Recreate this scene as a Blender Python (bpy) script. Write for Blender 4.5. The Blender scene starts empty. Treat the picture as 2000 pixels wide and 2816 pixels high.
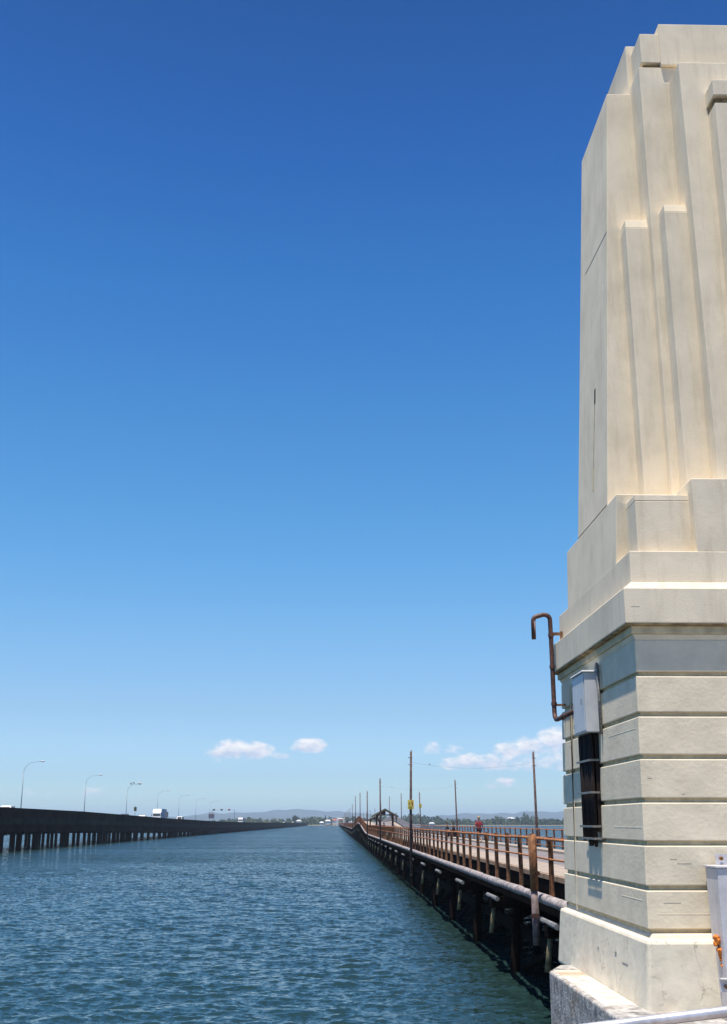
import bpy, bmesh, math, random
import numpy as np
from mathutils import Vector, Matrix
random.seed(7)
rng = np.random.default_rng(5)
S = bpy.context.scene
R = math.radians
WZ = 4.0                       # eye height above the water; world z = 0 is the water

# ------------------------------------------------------------------ camera
F, TILT, YAW = 3040.0, R(15.69), R(1.3606)      # focal length in photo pixels (2816 tall)
cam = bpy.data.cameras.new('camera'); co = bpy.data.objects.new('camera', cam)
S.collection.objects.link(co)
cam.sensor_fit = 'VERTICAL'; cam.sensor_height = 36; cam.lens = F/2816*36
cam.clip_start = 0.1; cam.clip_end = 60000
co.location = (0, 0, WZ); co.rotation_euler = (R(90)+TILT, 0, -YAW)
S.camera = co
_fw = Vector((math.sin(YAW)*math.cos(TILT), math.cos(YAW)*math.cos(TILT), math.sin(TILT)))
_rt = Vector((math.cos(YAW), -math.sin(YAW), 0)); _up = _rt.cross(_fw)
def ray(x, y): return _fw*F + _rt*(x-1000) - _up*(y-1408)

# ------------------------------------------------------------------ sun and sky
SUN = Vector((-0.135, -0.20, 1.0)).normalized()
el = math.asin(SUN.z)
sun = bpy.data.lights.new('sun', 'SUN'); sun.energy = 5.0; sun.angle = R(0.53); sun.color = (1, .92, .79)
so = bpy.data.objects.new('sun', sun); S.collection.objects.link(so)
so.rotation_euler = (-SUN).to_track_quat('-Z', 'Y').to_euler()
so.location = (0, 0, 60)

W = bpy.data.worlds.new('World'); S.world = W; W.use_nodes = True
nt = W.node_tree; N = nt.nodes; L = nt.links; N.clear()
def nd(t, **k):
    n = N.new(t)
    for a, b in k.items(): setattr(n, a, b)
    return n
out = nd('ShaderNodeOutputWorld'); bg = nd('ShaderNodeBackground')
sky = nd('ShaderNodeTexSky', sky_type='NISHITA'); sky.sun_disc = False
sky.sun_elevation = el; sky.sun_rotation = math.atan2(SUN.x, SUN.y)
sky.altitude = 0; sky.air_density = 1.0; sky.dust_density = 0.6; sky.ozone_density = 2.0
hs = nd('ShaderNodeHueSaturation'); hs.inputs['Saturation'].default_value = 1.2; hs.inputs['Hue'].default_value = .505
L.new(sky.outputs[0], hs.inputs['Color'])
tc = nd('ShaderNodeTexCoord'); sp = nd('ShaderNodeSeparateXYZ'); L.new(tc.outputs['Generated'], sp.inputs[0])
def m(op, a, b=None, c=None, clamp=False):
    n = nd('ShaderNodeMath', operation=op); n.use_clamp = clamp
    for i, v in enumerate((a, b, c)):
        if v is None: continue
        if isinstance(v, (int, float)): n.inputs[i].default_value = v
        else: L.new(v, n.inputs[i])
    return n.outputs[0]
# film-like sky: a deeper blue with elevation (a property of the sky itself, same from everywhere)
tint = nd('ShaderNodeValToRGB'); L.new(sp.outputs[2], tint.inputs[0])
cr = tint.color_ramp
TT = [(0, (.82, 1.16, 1.46)), (.04, (.62, .83, 1.17)), (.096, (.66, .80, .97)), (.159, (.65, .88, .99)), (.239, (.53, .91, 1.02)), (.332, (.44, .88, 1.02)), (.45, (.305, .76, 1.00)),
      (.554, (.215, .58, .89)), (.66, (.163, .44, .69)), (.82, (.42, .58, .76)), (1.0, (.90, .90, .88))]
for i_, (p, c) in enumerate(TT):
    e = cr.elements[0] if i_ == 0 else (cr.elements[len(cr.elements)-1] if p == 1.0 else cr.elements.new(p))
    e.position = p; e.color = (*[v_/1.3 for v_ in c], 1)
mul = nd('ShaderNodeMixRGB', blend_type='MULTIPLY'); mul.inputs[0].default_value = 1
L.new(hs.outputs[0], mul.inputs[1]); L.new(tint.outputs[0], mul.inputs[2])
# cumulus clouds low over the horizon
ysafe = m('MAXIMUM', sp.outputs[1], 0.05)
u = m('DIVIDE', sp.outputs[0], ysafe); v = m('DIVIDE', sp.outputs[2], ysafe)
cv = nd('ShaderNodeCombineXYZ'); L.new(u, cv.inputs[0]); L.new(v, cv.inputs[1])
n1 = nd('ShaderNodeTexNoise'); n1.inputs['Scale'].default_value = 95; n1.inputs['Detail'].default_value = 7; n1.inputs['Roughness'].default_value = .6
mp = nd('ShaderNodeMapping'); mp.inputs['Scale'].default_value = (1, 1.7, 1); L.new(cv.outputs[0], mp.inputs[0]); L.new(mp.outputs[0], n1.inputs[0])
dens = None; lit = None
CL = [(640, 2060, 52, 24, 1), (700, 2064, 52, 22, 1), (600, 2070, 34, 14, .8), (770, 2078, 30, 9, .6), (595, 2092, 22, 8, .35),
      (855, 2050, 46, 19, 1), (820, 2056, 24, 9, .7), (1190, 2056, 28, 18, .62), (1250, 2062, 34, 14, .55), (1140, 2075, 30, 7, .2),
      (1245, 2100, 38, 18, .75), (1290, 2092, 42, 20, 1), (1350, 2096, 60, 22, .9), (1400, 2066, 45, 26, .9), (1460, 2052, 50, 26, .95),
      (1530, 2036, 55, 34, 1), (1450, 2100, 80, 22, .62), (1540, 2090, 60, 30, .7), (1620, 2030, 70, 40, 1), (1640, 2090, 70, 30, .7),
      (1350, 2160, 30, 10, .55), (1392, 2150, 28, 14, .85), (1425, 2160, 22, 6, .3),
      (255, 2178, 40, 14, .42), (100, 2180, 60, 14, .28), (390, 2186, 20, 9, .25), (310, 2186, 25, 8, .25), (180, 2192, 70, 8, .16)]
for (cx, cy, rx, ry, st) in CL:
    r0 = ray(cx, cy); r1 = ray(cx+rx, cy); r2 = ray(cx, cy-ry)
    u0, v0 = r0.x/r0.y, r0.z/r0.y; du = abs(r1.x/r1.y-u0); dv = abs(r2.z/r2.y-v0)
    a = m('DIVIDE', m('SUBTRACT', u, u0), du*1.25); b = m('DIVIDE', m('SUBTRACT', v, v0), dv*1.35)
    d2 = m('ADD', m('MULTIPLY', a, a), m('MULTIPLY', b, b))
    q = m('MULTIPLY', m('SUBTRACT', 1.0, d2, clamp=True), st*(.86 if cx > 1100 else 1))
    dens = q if dens is None else m('MAXIMUM', dens, q)
    w = m('MULTIPLY', q, b)                                   # sunlit tops, greyer flat bases
    lit = w if lit is None else m('ADD', lit, w)
nn = m('SUBTRACT', n1.outputs[0], .5)
dd = m('ADD', dens, m('MULTIPLY', nn, 1.5))
gate = m('MULTIPLY', dens, 3.0, clamp=True)
alpha = m('MULTIPLY', m('MULTIPLY', m('SUBTRACT', dd, .16), 1.7, clamp=True), gate, clamp=True)
alpha = m('MULTIPLY', alpha, m('GREATER_THAN', sp.outputs[1], 0.06))
cc = nd('ShaderNodeValToRGB'); L.new(m('ADD', m('MULTIPLY', lit, .5), m('ADD', m('MULTIPLY', nn, 1.2), .5)), cc.inputs[0])
cc.color_ramp.elements[0].position = .2; cc.color_ramp.elements[0].color = (.53, .62, .80, 1)
cc.color_ramp.elements[1].position = .8; cc.color_ramp.elements[1].color = (.93, .93, .95, 1)
SKY = .143
cs = nd('ShaderNodeVectorMath', operation='SCALE'); L.new(cc.outputs[0], cs.inputs[0]); cs.inputs['Scale'].default_value = .78/SKY
mx = nd('ShaderNodeMixRGB'); L.new(alpha, mx.inputs[0]); L.new(mul.outputs[0], mx.inputs[1]); L.new(cs.outputs[0], mx.inputs[2])
L.new(mx.outputs[0], bg.inputs[0]); bg.inputs[1].default_value = SKY
L.new(bg.outputs[0], out.inputs[0])
S.view_settings.view_transform = 'Standard'; S.view_settings.look = 'None'
S.view_settings.exposure = 0.5; S.view_settings.gamma = 1.0
S.cycles.max_bounces = 8; S.cycles.diffuse_bounces = 4; S.cycles.glossy_bounces = 3; S.cycles.volume_bounces = 1
S.cycles.sample_clamp_indirect = 4

# ------------------------------------------------------------------ materials
MATS = {}
def mat(name, col, rough=.8, var=.15, scale=3.0, bump=0.0, bscale=40.0, metal=0.0, stain=None, stain_amt=0.0, stain_scale=(2, 2, .4),
        cracks=0.0, spec=.4, col2=None, bdist=.01, boards=None):
    M = bpy.data.materials.new(name); M.use_nodes = True; t = M.node_tree; n = t.nodes; l = t.links
    b = n['Principled BSDF']; b.inputs['Roughness'].default_value = rough; b.inputs['Metallic'].default_value = metal
    b.inputs['Specular IOR Level'].default_value = spec
    g = n.new('ShaderNodeNewGeometry')
    no = n.new('ShaderNodeTexNoise'); no.inputs['Scale'].default_value = scale; no.inputs['Detail'].default_value = 6; no.inputs['Roughness'].default_value = .62
    l.new(g.outputs['Position'], no.inputs['Vector'])
    r = n.new('ShaderNodeValToRGB'); l.new(no.outputs[0], r.inputs[0])
    c2 = col2 or tuple(max(0, c*(1-var*2)) for c in col)
    r.color_ramp.elements[0].position = .32; r.color_ramp.elements[0].color = (*c2, 1)
    r.color_ramp.elements[1].position = .62; r.color_ramp.elements[1].color = (*[min(1, c*(1+var*.3)) for c in col], 1)
    last = r.outputs[0]
    if stain:
        mpn = n.new('ShaderNodeMapping'); mpn.inputs['Scale'].default_value = stain_scale; l.new(g.outputs['Position'], mpn.inputs[0])
        s2 = n.new('ShaderNodeTexNoise'); s2.inputs['Scale'].default_value = 2.2; s2.inputs['Detail'].default_value = 8; s2.inputs['Roughness'].default_value = .7
        l.new(mpn.outputs[0], s2.inputs['Vector'])
        r2 = n.new('ShaderNodeValToRGB'); l.new(s2.outputs[0], r2.inputs[0])
        r2.color_ramp.elements[0].position = .50; r2.color_ramp.elements[0].color = (0, 0, 0, 1)
        r2.color_ramp.elements[1].position = .72; r2.color_ramp.elements[1].color = (stain_amt,)*3 + (1,)
        mi = n.new('ShaderNodeMixRGB'); l.new(r2.outputs[0], mi.inputs[0]); l.new(last, mi.inputs[1]); mi.inputs[2].default_value = (*stain, 1)
        last = mi.outputs[0]
    if cracks:
        vo = n.new('ShaderNodeTexVoronoi'); vo.feature = 'DISTANCE_TO_EDGE'; vo.inputs['Scale'].default_value = 1.3
        wn = n.new('ShaderNodeTexNoise'); wn.inputs['Scale'].default_value = 5; wn.inputs['Detail'].default_value = 5
        l.new(g.outputs['Position'], wn.inputs['Vector'])
        ad = n.new('ShaderNodeMixRGB'); ad.blend_type = 'ADD'; ad.inputs[0].default_value = .35
        l.new(g.outputs['Position'], ad.inputs[1]); l.new(wn.outputs['Color'], ad.inputs[2]); l.new(ad.outputs[0], vo.inputs['Vector'])
        r3 = n.new('ShaderNodeValToRGB'); l.new(vo.outputs['Distance'], r3.inputs[0])
        r3.color_ramp.elements[0].position = 0.0; r3.color_ramp.elements[0].color = (cracks,)*3+(1,)
        r3.color_ramp.elements[1].position = .012; r3.color_ramp.elements[1].color = (0, 0, 0, 1)
        gn = n.new('ShaderNodeTexNoise'); gn.inputs['Scale'].default_value = 1.7; l.new(g.outputs['Position'], gn.inputs['Vector'])
        gr = n.new('ShaderNodeValToRGB'); l.new(gn.outputs[0], gr.inputs[0]); gr.color_ramp.elements[0].position = .48; gr.color_ramp.elements[1].position = .6
        mm = n.new('ShaderNodeMath'); mm.operation = 'MULTIPLY'; l.new(r3.outputs[0], mm.inputs[0]); l.new(gr.outputs[0], mm.inputs[1])
        m2 = n.new('ShaderNodeMixRGB'); l.new(mm.outputs[0], m2.inputs[0]); l.new(last, m2.inputs[1]); m2.inputs[2].default_value = (.10, .07, .05, 1)
        last = m2.outputs[0]
    l.new(last, b.inputs['Base Color'])
    if bump:
        bn = n.new('ShaderNodeTexNoise'); bn.inputs['Scale'].default_value = bscale; bn.inputs['Detail'].default_value = 5
        l.new(g.outputs['Position'], bn.inputs['Vector'])
        bb = n.new('ShaderNodeBump'); bb.inputs['Strength'].default_value = bump; bb.inputs['Distance'].default_value = bdist
        l.new(bn.outputs[0], bb.inputs['Height']); l.new(bb.outputs[0], b.inputs['Normal'])
        if boards:
            bm_ = n.new('ShaderNodeMapping'); bm_.inputs['Scale'].default_value = boards; l.new(g.outputs['Position'], bm_.inputs[0])
            bo = n.new('ShaderNodeTexNoise'); bo.inputs['Scale'].default_value = 1; bo.inputs['Detail'].default_value = 3; l.new(bm_.outputs[0], bo.inputs['Vector'])
            b3 = n.new('ShaderNodeBump'); b3.inputs['Strength'].default_value = .22; b3.inputs['Distance'].default_value = .008
            l.new(bo.outputs[0], b3.inputs['Height']); l.new(bb.outputs[0], b3.inputs['Normal']); l.new(b3.outputs[0], b.inputs['Normal'])
    MATS[name] = M
    return M
cream = mat('cream_painted_concrete', (.77, .670, .515), .85, .07, 1.3, .28, 34, stain=(.46, .38, .27), stain_amt=.42, stain_scale=(3, 3, .35))
creamb = mat('cream_board_marked_concrete', (.765, .668, .505), .85, .07, 1.8, .4, 16, stain=(.50, .42, .31), stain_amt=.3, stain_scale=(1.2, 1.2, 2.5), bdist=.012, boards=(.6, .6, 7))
white_c = mat('white_painted_plinth', (.76, .69, .55), .8, .06, 2.0, .5, 5, stain=(.40, .34, .27), stain_amt=.35, stain_scale=(1.5, 1.5, 1.5), cracks=.6, bdist=.02, boards=(2.5, 2.5, 3))
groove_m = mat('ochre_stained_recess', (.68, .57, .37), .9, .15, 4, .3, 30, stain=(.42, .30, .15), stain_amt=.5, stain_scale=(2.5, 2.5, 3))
scuffm = mat('grey_scuff', (.16, .14, .11), .9, .3, 20)
stained = mat('rust_stained_edge', (.42, .30, .15), .9, .35, 5, .4, 30, stain=(.14, .08, .03), stain_amt=.7, stain_scale=(2.5, 2.5, 3))
foot_m = mat('weathered_footing_concrete', (.42, .40, .38), .9, .45, 5, .9, 22, stain=(.36, .20, .10), stain_amt=.5, stain_scale=(.8, .8, .8), col2=(.12, .12, .12), bdist=.02)
dark_line = mat('dark_joint', (.07, .06, .055), .9)
yellow_st = mat('yellow_stained_slot', (.66, .53, .30), .85, .1)
rustpipe = mat('rusty_brown_pipe', (.105, .045, .035), .55, .4, 14, .4, 60, stain=(.22, .10, .06), stain_amt=.5)
cab_m = mat('pale_blue_grey_cabinet_paint', (.58, .59, .61), .45, .06, 5, spec=.5)
black_m = mat('black_conduit', (.020, .012, .011), .8, .3, 20, spec=.25)
strap_m = mat('galvanised_strap', (.28, .27, .25), .5, .3, 30, metal=.4)
postw = mat('grey_white_steel_paint', (.56, .55, .58), .5, .08, 4, .3, 30, stain=(.3, .25, .22), stain_amt=.3)
orange = mat('orange_rust_lumps', (.75, .22, .03), .8, .35, 40, .6, 60)
galv = mat('galvanised_tube', (.62, .62, .66), .38, .15, 9, .1, 60, metal=.55, stain=(.20, .13, .10), stain_amt=.5, stain_scale=(3, 3, 3))
rust = mat('orange_rusted_steel', (.46, .18, .07), .8, .35, 9, .5, 40, stain=(.20, .07, .03), stain_amt=.5)
rustd = mat('brown_rusted_steel', (.26, .11, .048), .8, .35, 9, .5, 40, stain=(.34, .20, .08), stain_amt=.5)
lag = mat('grey_wrapped_pipe_lagging', (.37, .335, .34), .9, .35, 5, .6, 20, stain=(.07, .035, .03), stain_amt=.9, stain_scale=(.5, 3.2, .5))
timber = mat('shade_blackened_timber', (.010, .006, .005), .9, .4, 6, .5, 30, spec=.03)  # base colour blackened to stand in for the shade under the deck
timberl = mat('pale_weathered_timber_end', (.19, .195, .21), .9, .3, 8, .5, 30)
casing = mat('yellowed_pile_casing', (.24, .20, .11), .9, .3, 8, .5, 30)
polem = mat('weathered_timber_pole', (.115, .075, .07), .9, .35, 8, .4, 40)
polel = mat('grey_steel_pole_foot', (.20, .15, .15), .7, .3, 8, .3, 40, stain=(.22, .09, .04), stain_amt=.6)
asphalt = mat('sun_bleached_asphalt', (.20, .18, .18), .9, .15, 1.2, .5, 30, stain=(.26, .235, .225), stain_amt=.5, stain_scale=(1.5, .05, 1))
kerbm = mat('pale_sandy_kerb_concrete', (.36, .30, .25), .9, .2, 2.5, .5, 20, stain=(.30, .17, .10), stain_amt=.5, stain_scale=(3, .6, 3))
edgem = mat('rust_stained_deck_edge', (.42, .27, .17), .9, .3, 3, .5, 20)
newbr = mat('shade_darkened_bridge_concrete', (.046, .023, .017), .9, .3, .25, .3, 3, spec=.03, stain=(.040, .030, .020), stain_amt=.4, stain_scale=(.2, .1, .3))  # concrete colour darkened so the bridge's shaded side reads near black
whitep = mat('white_vehicle_paint', (.75, .75, .76), .35, .03, spec=.5)
darkp = mat('dark_vehicle_paint', (.03, .03, .045), .3, .1, spec=.6)
glassd = mat('dark_vehicle_glass', (.02, .02, .025), .08, .05, spec=.6)
rubber = mat('black_rubber', (.015, .015, .015), .8)
lampm = mat('grey_galvanised_lamp_steel', (.22, .24, .29), .5, .1, metal=.3)
lamph = mat('pale_lamp_head', (.55, .52, .55), .5, .05)
signy = mat('yellow_sign_face', (.66, .52, .10), .5, .05)
signk = mat('black_sign_print', (.03, .025, .03), .6)
signr = mat('dark_red_sign_print', (.28, .03, .02), .6)
grey_s = mat('grey_sign_panel', (.16, .16, .20), .6, .1)
roof_s = mat('weathered_green_grey_roof', (.13, .12, .09), .8, .2, 4)
woods = mat('stained_brown_shelter_timber', (.085, .035, .03), .8, .3, 6)
whitef = mat('pale_grey_fence_paint', (.42, .42, .46), .6, .15, 5)
skin = mat('skin', (.42, .24, .17), .6, .05)
hairm = mat('fair_hair', (.42, .30, .18), .8, .2, 60)
hairk = mat('dark_hair', (.03, .02, .015), .8, .2, 60)
redsh = mat('red_checked_shirt', (.30, .03, .03), .85, .0, 3)
navy = mat('dark_navy_cloth', (.02, .022, .035), .9, .2, 20)
whitecl = mat('white_cloth', (.7, .7, .7), .9, .05)
brownc = mat('dark_brown_cloth', (.05, .02, .022), .9, .2, 20)
leafs = [mat('dark_green_foliage', (.055, .085, .026), .8, .4, .35), mat('mid_green_foliage', (.085, .125, .038), .8, .4, .4),
         mat('olive_foliage', (.11, .135, .045), .8, .35, .4), mat('blue_green_conifer', (.022, .040, .026), .8, .3, .5)]
bark = mat('grey_bark', (.10, .075, .055), .9, .3)
sand = mat('pale_sand', (.22, .19, .13), .9, .15, .05)
landm = mat('dark_scrub_ground', (.075, .085, .035), .9, .4, .02)
hillm = mat('forested_hill', (.035, .055, .035), .9, .5, .002)
wallw = mat('white_house_wall', (.62, .60, .58), .7, .05)
roofr = mat('red_tile_roof', (.40, .11, .07), .8, .1)
roofw = mat('pale_metal_roof', (.60, .60, .62), .5, .05)
roofg = mat('grey_metal_roof', (.25, .26, .28), .6, .05)
rockm = mat('grey_rock_rubble', (.22, .20, .18), .9, .4, 2, .8, 6, bdist=.05)
# plaid shirt pattern
t = redsh.node_tree; ck = t.nodes.new('ShaderNodeTexChecker'); ck.inputs['Scale'].default_value = 14
ck.inputs[1].default_value = (.42, .05, .05, 1); ck.inputs[2].default_value = (.10, .015, .03, 1)
gg = t.nodes.new('ShaderNodeNewGeometry'); t.links.new(gg.outputs['Position'], ck.inputs[0])
t.links.new(ck.outputs[0], t.nodes['Principled BSDF'].inputs['Base Color'])

# ------------------------------------------------------------------ mesh helpers (all z given relative to the eye; WZ is added here)
class MB:
    def __init__(s): s.v = []; s.f = []
    def add(s, vs, fs):
        o = len(s.v); s.v += [tuple(p) for p in vs]; s.f += [tuple(i+o for i in q) for q in fs]; return s
    def box(s, x0, x1, y0, y1, z0, z1, top=None):
        a0, a1, b0, b1 = top or (x0, x1, y0, y1)
        return s.add([(x0, y0, z0), (x1, y0, z0), (x1, y1, z0), (x0, y1, z0), (a0, b0, z1), (a1, b0, z1), (a1, b1, z1), (a0, b1, z1)],
                     [(0, 3, 2, 1), (4, 5, 6, 7), (0, 1, 5, 4), (1, 2, 6, 5), (2, 3, 7, 6), (3, 0, 4, 7)])
    def prism(s, base, z0, z1):
        n = len(base)
        return s.add([(x, y, z0) for x, y in base]+[(x, y, z1) for x, y in base],
                     [tuple(range(n))[::-1], tuple(range(n, 2*n))]+[(i, (i+1) % n, n+(i+1) % n, n+i) for i in range(n)])
    def tube(s, pts, rad, n=8, cap=True, jit=0):
        pts = [Vector(p) for p in pts]; rr = rad if isinstance(rad, (list, tuple)) else [rad]*len(pts)
        o = len(s.v); prev = None
        for i, p in enumerate(pts):
            d = (pts[min(i+1, len(pts)-1)]-pts[max(i-1, 0)]).normalized()
            if prev is None:
                a = d.cross(Vector((0, 0, 1))); a = d.cross(Vector((1, 0, 0))) if a.length < .05 else a
            else: a = prev - d*prev.dot(d)
            a.normalize(); b = d.cross(a); prev = a
            for k in range(n):
                w = 2*math.pi*k/n; r_ = rr[i]*(1+random.uniform(-jit, jit))
                s.v.append(tuple(p+(a*math.cos(w)+b*math.sin(w))*r_))
        for i in range(len(pts)-1):
            for k in range(n):
                q = (k+1) % n; s.f.append((o+i*n+k, o+i*n+q, o+(i+1)*n+q, o+(i+1)*n+k))
        if cap:
            s.f.append(tuple(o+k for k in range(n))[::-1]); s.f.append(tuple(o+(len(pts)-1)*n+k for k in range(n)))
        return s
    def build(s, name, material, parent=None, loc=(0, 0, 0), bevel=0, smooth=False, dz=0.0, seg=2):
        me = bpy.data.meshes.new(name); me.from_pydata([(x, y, z+dz) for x, y, z in s.v], [], s.f); me.update()
        bm = bmesh.new(); bm.from_mesh(me); bmesh.ops.recalc_face_normals(bm, faces=bm.faces); bm.to_mesh(me); bm.free()
        me.materials.append(material)
        if smooth: me.shade_smooth()
        ob = bpy.data.objects.new(name, me); S.collection.objects.link(ob); ob.location = loc
        if parent: ob.parent = parent
        if bevel:
            bv = ob.modifiers.new('bevel', 'BEVEL'); bv.width = bevel; bv.segments = seg; bv.limit_method = 'ANGLE'; bv.angle_limit = R(35)
        return ob
def tag(o, label=None, cat=None, group=None, kind=None):
    if label: o['label'] = label
    if cat: o['category'] = cat
    if group: o['group'] = group
    if kind: o['kind'] = kind
    return o
def empty(name, loc=(0, 0, 0), rz=0, label=None, cat=None, group=None):
    o = bpy.data.objects.new(name, None); S.collection.objects.link(o); o.location = loc; o.rotation_euler = (0, 0, rz)
    o.empty_display_size = .3
    return tag(o, label, cat, group)
def kids(o): return [c for c in S.collection.objects if c.parent == o]
def copy_tree(o, parent=None):
    c = o.copy(); S.collection.objects.link(c); c.parent = parent
    for ch in kids(o): copy_tree(ch, c)
    return c

# ================================================================== WATER (one sheet)
def wave_height(X, Y, dx):
    rg = np.random.default_rng(11); z = np.zeros_like(X)
    for i in range(110):
        lam = .15*(6.0)**rg.random() if i % 6 else .9*(3.0)**rg.random(); th = R(rg.normal(6, 28)); k = 2*math.pi/lam
        a = .030/k*(1.0 if lam < .9 else .85); ph = rg.random()*6.283
        fade = np.clip((lam/dx-2.6)/2.5, 0, 1)
        sw = k*(X*math.sin(th)+Y*math.cos(th))+ph
        z += a*fade*(np.sin(sw)-.22*np.cos(2*sw))
    # gust patches
    g = .88+.12*np.sin(X*.11+Y*.05+1)*np.sin(Y*.09-X*.04)
    return z*g
ys = [16.0]
while ys[-1] < 12000: ys.append(ys[-1]+max(.075, ys[-1]**2/20000.0))
ys = np.array(ys); us = np.arange(-.36, .30, .0026)
wide = np.array([-300, -60, -15, -5, -2.2, -1.2, -.8, -.55, -.43]); wr = np.array([.36, .5, .8, 1.3, 3, 9, 40, 300])
uu = np.concatenate([wide, us, wr]); U, Yg = np.meshgrid(uu, ys); X = np.clip(U*Yg, -14000, 14000)
dxg = np.maximum(np.maximum(.0026*Yg, Yg**2/20000.0), .075)
inn = (U > -.42) & (U < .34)
Z = np.where(inn, wave_height(np.where(inn, X, 0), np.where(inn, Yg, 0), dxg), 0)
X0 = X[0:1]; P = np.stack([np.vstack([X0, X]), np.vstack([np.full_like(X0, -4000), Yg]), np.vstack([np.zeros_like(X0), Z])], -1)
nr, nc = P.shape[:2]
me = bpy.data.meshes.new('water')
idx = np.arange(nr*nc).reshape(nr, nc)
q = np.stack([idx[:-1, :-1], idx[:-1, 1:], idx[1:, 1:], idx[1:, :-1]], -1).reshape(-1, 4)
me.vertices.add(nr*nc); me.vertices.foreach_set('co', P.reshape(-1).astype(np.float32))
me.loops.add(q.size); me.loops.foreach_set('vertex_index', q.reshape(-1).astype(np.int32))
me.polygons.add(len(q)); me.polygons.foreach_set('loop_start', np.arange(0, q.size, 4, dtype=np.int32)); me.polygons.foreach_set('loop_total', np.full(len(q), 4, dtype=np.int32))
me.update(calc_edges=True); me.validate(); me.shade_smooth()
WM = bpy.data.materials.new('bay_water'); WM.use_nodes = True; t = WM.node_tree; n = t.nodes; l = t.links; b = n['Principled BSDF']
b.inputs['Roughness'].default_value = .07; b.inputs['IOR'].default_value = 1.42
g = n.new('ShaderNodeNewGeometry'); mp_ = n.new('ShaderNodeMapping'); mp_.inputs['Scale'].default_value = (1, 1.5, 1); l.new(g.outputs['Position'], mp_.inputs[0])
# ripples below the mesh resolution: two octaves of facet slopes, stronger where the mesh waves run out with distance
def vm(op, *a, **k):
    q_ = n.new('ShaderNodeVectorMath'); q_.operation = op
    for i_, v_ in enumerate(a):
        if isinstance(v_, (tuple, float)): q_.inputs[i_].default_value = v_
        else: l.new(v_, q_.inputs[i_])
    return q_
def wnoise(sc, det, vec):
    q_ = n.new('ShaderNodeTexNoise'); q_.inputs['Scale'].default_value = sc; q_.inputs['Detail'].default_value = det; q_.inputs['Roughness'].default_value = .6; l.new(vec, q_.inputs['Vector']); return q_
def wmap(v_, a_, b_, c_, d_):
    q_ = n.new('ShaderNodeMapRange'); l.new(v_, q_.inputs[0])
    for i_, x_ in enumerate((a_, b_, c_, d_)): q_.inputs[i_+1].default_value = x_
    return q_.outputs[0]
spy = n.new('ShaderNodeSeparateXYZ'); l.new(g.outputs['Position'], spy.inputs[0])
near = wnoise(5.0, 4, mp_.outputs[0]); far = wnoise(.9, 6, mp_.outputs[0])
nv = vm('MULTIPLY', vm('SUBTRACT', near.outputs['Color'], (.5, .5, .5)).outputs[0], (1.1, 1.7, 0.0))
fv = vm('MULTIPLY', vm('SUBTRACT', far.outputs['Color'], (.5, .5, .5)).outputs[0], (1.6, 3.6, 0.0))
sepf = n.new('ShaderNodeSeparateXYZ'); l.new(fv.outputs[0], sepf.inputs[0])
ab = n.new('ShaderNodeMath'); ab.operation = 'ABSOLUTE'; l.new(sepf.outputs[1], ab.inputs[0])
ng = n.new('ShaderNodeMath'); ng.operation = 'MULTIPLY'; l.new(ab.outputs[0], ng.inputs[0]); ng.inputs[1].default_value = -1.0
cf = n.new('ShaderNodeCombineXYZ'); l.new(sepf.outputs[0], cf.inputs[0]); l.new(ng.outputs[0], cf.inputs[1])
patch = n.new('ShaderNodeMapping'); patch.inputs['Scale'].default_value = (.012, .05, 1); l.new(g.outputs['Position'], patch.inputs[0])
pn_ = wnoise(1.0, 3, patch.outputs[0])
fk = n.new('ShaderNodeMath'); fk.operation = 'MULTIPLY'; l.new(wmap(spy.outputs[1], 35, 130, 0.0, 1.0), fk.inputs[0]); l.new(wmap(pn_.outputs[0], 0.35, .65, .6, 1.45), fk.inputs[1])
sc_ = n.new('ShaderNodeVectorMath'); sc_.operation = 'SCALE'; l.new(cf.outputs[0], sc_.inputs[0]); l.new(fk.outputs[0], sc_.inputs['Scale'])
tot = vm('ADD', vm('ADD', g.outputs['Normal'], nv.outputs[0]).outputs[0], sc_.outputs[0])
l.new(vm('NORMALIZE', tot.outputs[0]).outputs[0], b.inputs['Normal'])
big = n.new('ShaderNodeTexNoise'); big.inputs['Scale'].default_value = .02; l.new(g.outputs['Position'], big.inputs['Vector'])
rb = n.new('ShaderNodeValToRGB'); l.new(big.outputs[0], rb.inputs[0]); rb.color_ramp.elements[0].position = .35; rb.color_ramp.elements[0].color = (.012, .034, .036, 1)
rb.color_ramp.elements[1].position = .65; rb.color_ramp.elements[1].color = (.013, .028, .026, 1); l.new(rb.outputs[0], b.inputs['Base Color'])
me.materials.append(WM); wo = bpy.data.objects.new('water', me); S.collection.objects.link(wo); tag(wo, kind='structure')

# ================================================================== LAND AND HILLS
SH = 1500.0
def nz(x, s, seed=0):
    return math.sin(x*s+seed)+.6*math.sin(x*s*2.3+seed*1.7)+.35*math.sin(x*s*5.1+seed*2.9)
def sheet(name, xs, rows, material):       # rows: list of functions x -> (y, z)
    vs = []; fs = []
    for r_ in rows: vs += [(x, *r_(x)) for x in xs]
    n_ = len(xs)
    for j in range(len(rows)-1):
        for i in range(n_-1): a = j*n_+i; fs.append((a, a+1, a+n_+1, a+n_))
    mb = MB().add(vs, fs); o = mb.build(name, material, smooth=True, dz=WZ); return tag(o, kind='structure')
shore_y = lambda x: SH+18*nz(x, .006, 1)+(max(0, -(x+40))*.12)+max(0, x-60)*.05
xs = [i*35-9000 for i in range(515)]
sheet('beach', xs, [lambda x: (shore_y(x)-4, -4.4), lambda x: (shore_y(x), -3.85), lambda x: (shore_y(x)+14, -3.3), lambda x: (shore_y(x)+16, -3.9)], sand)
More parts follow.
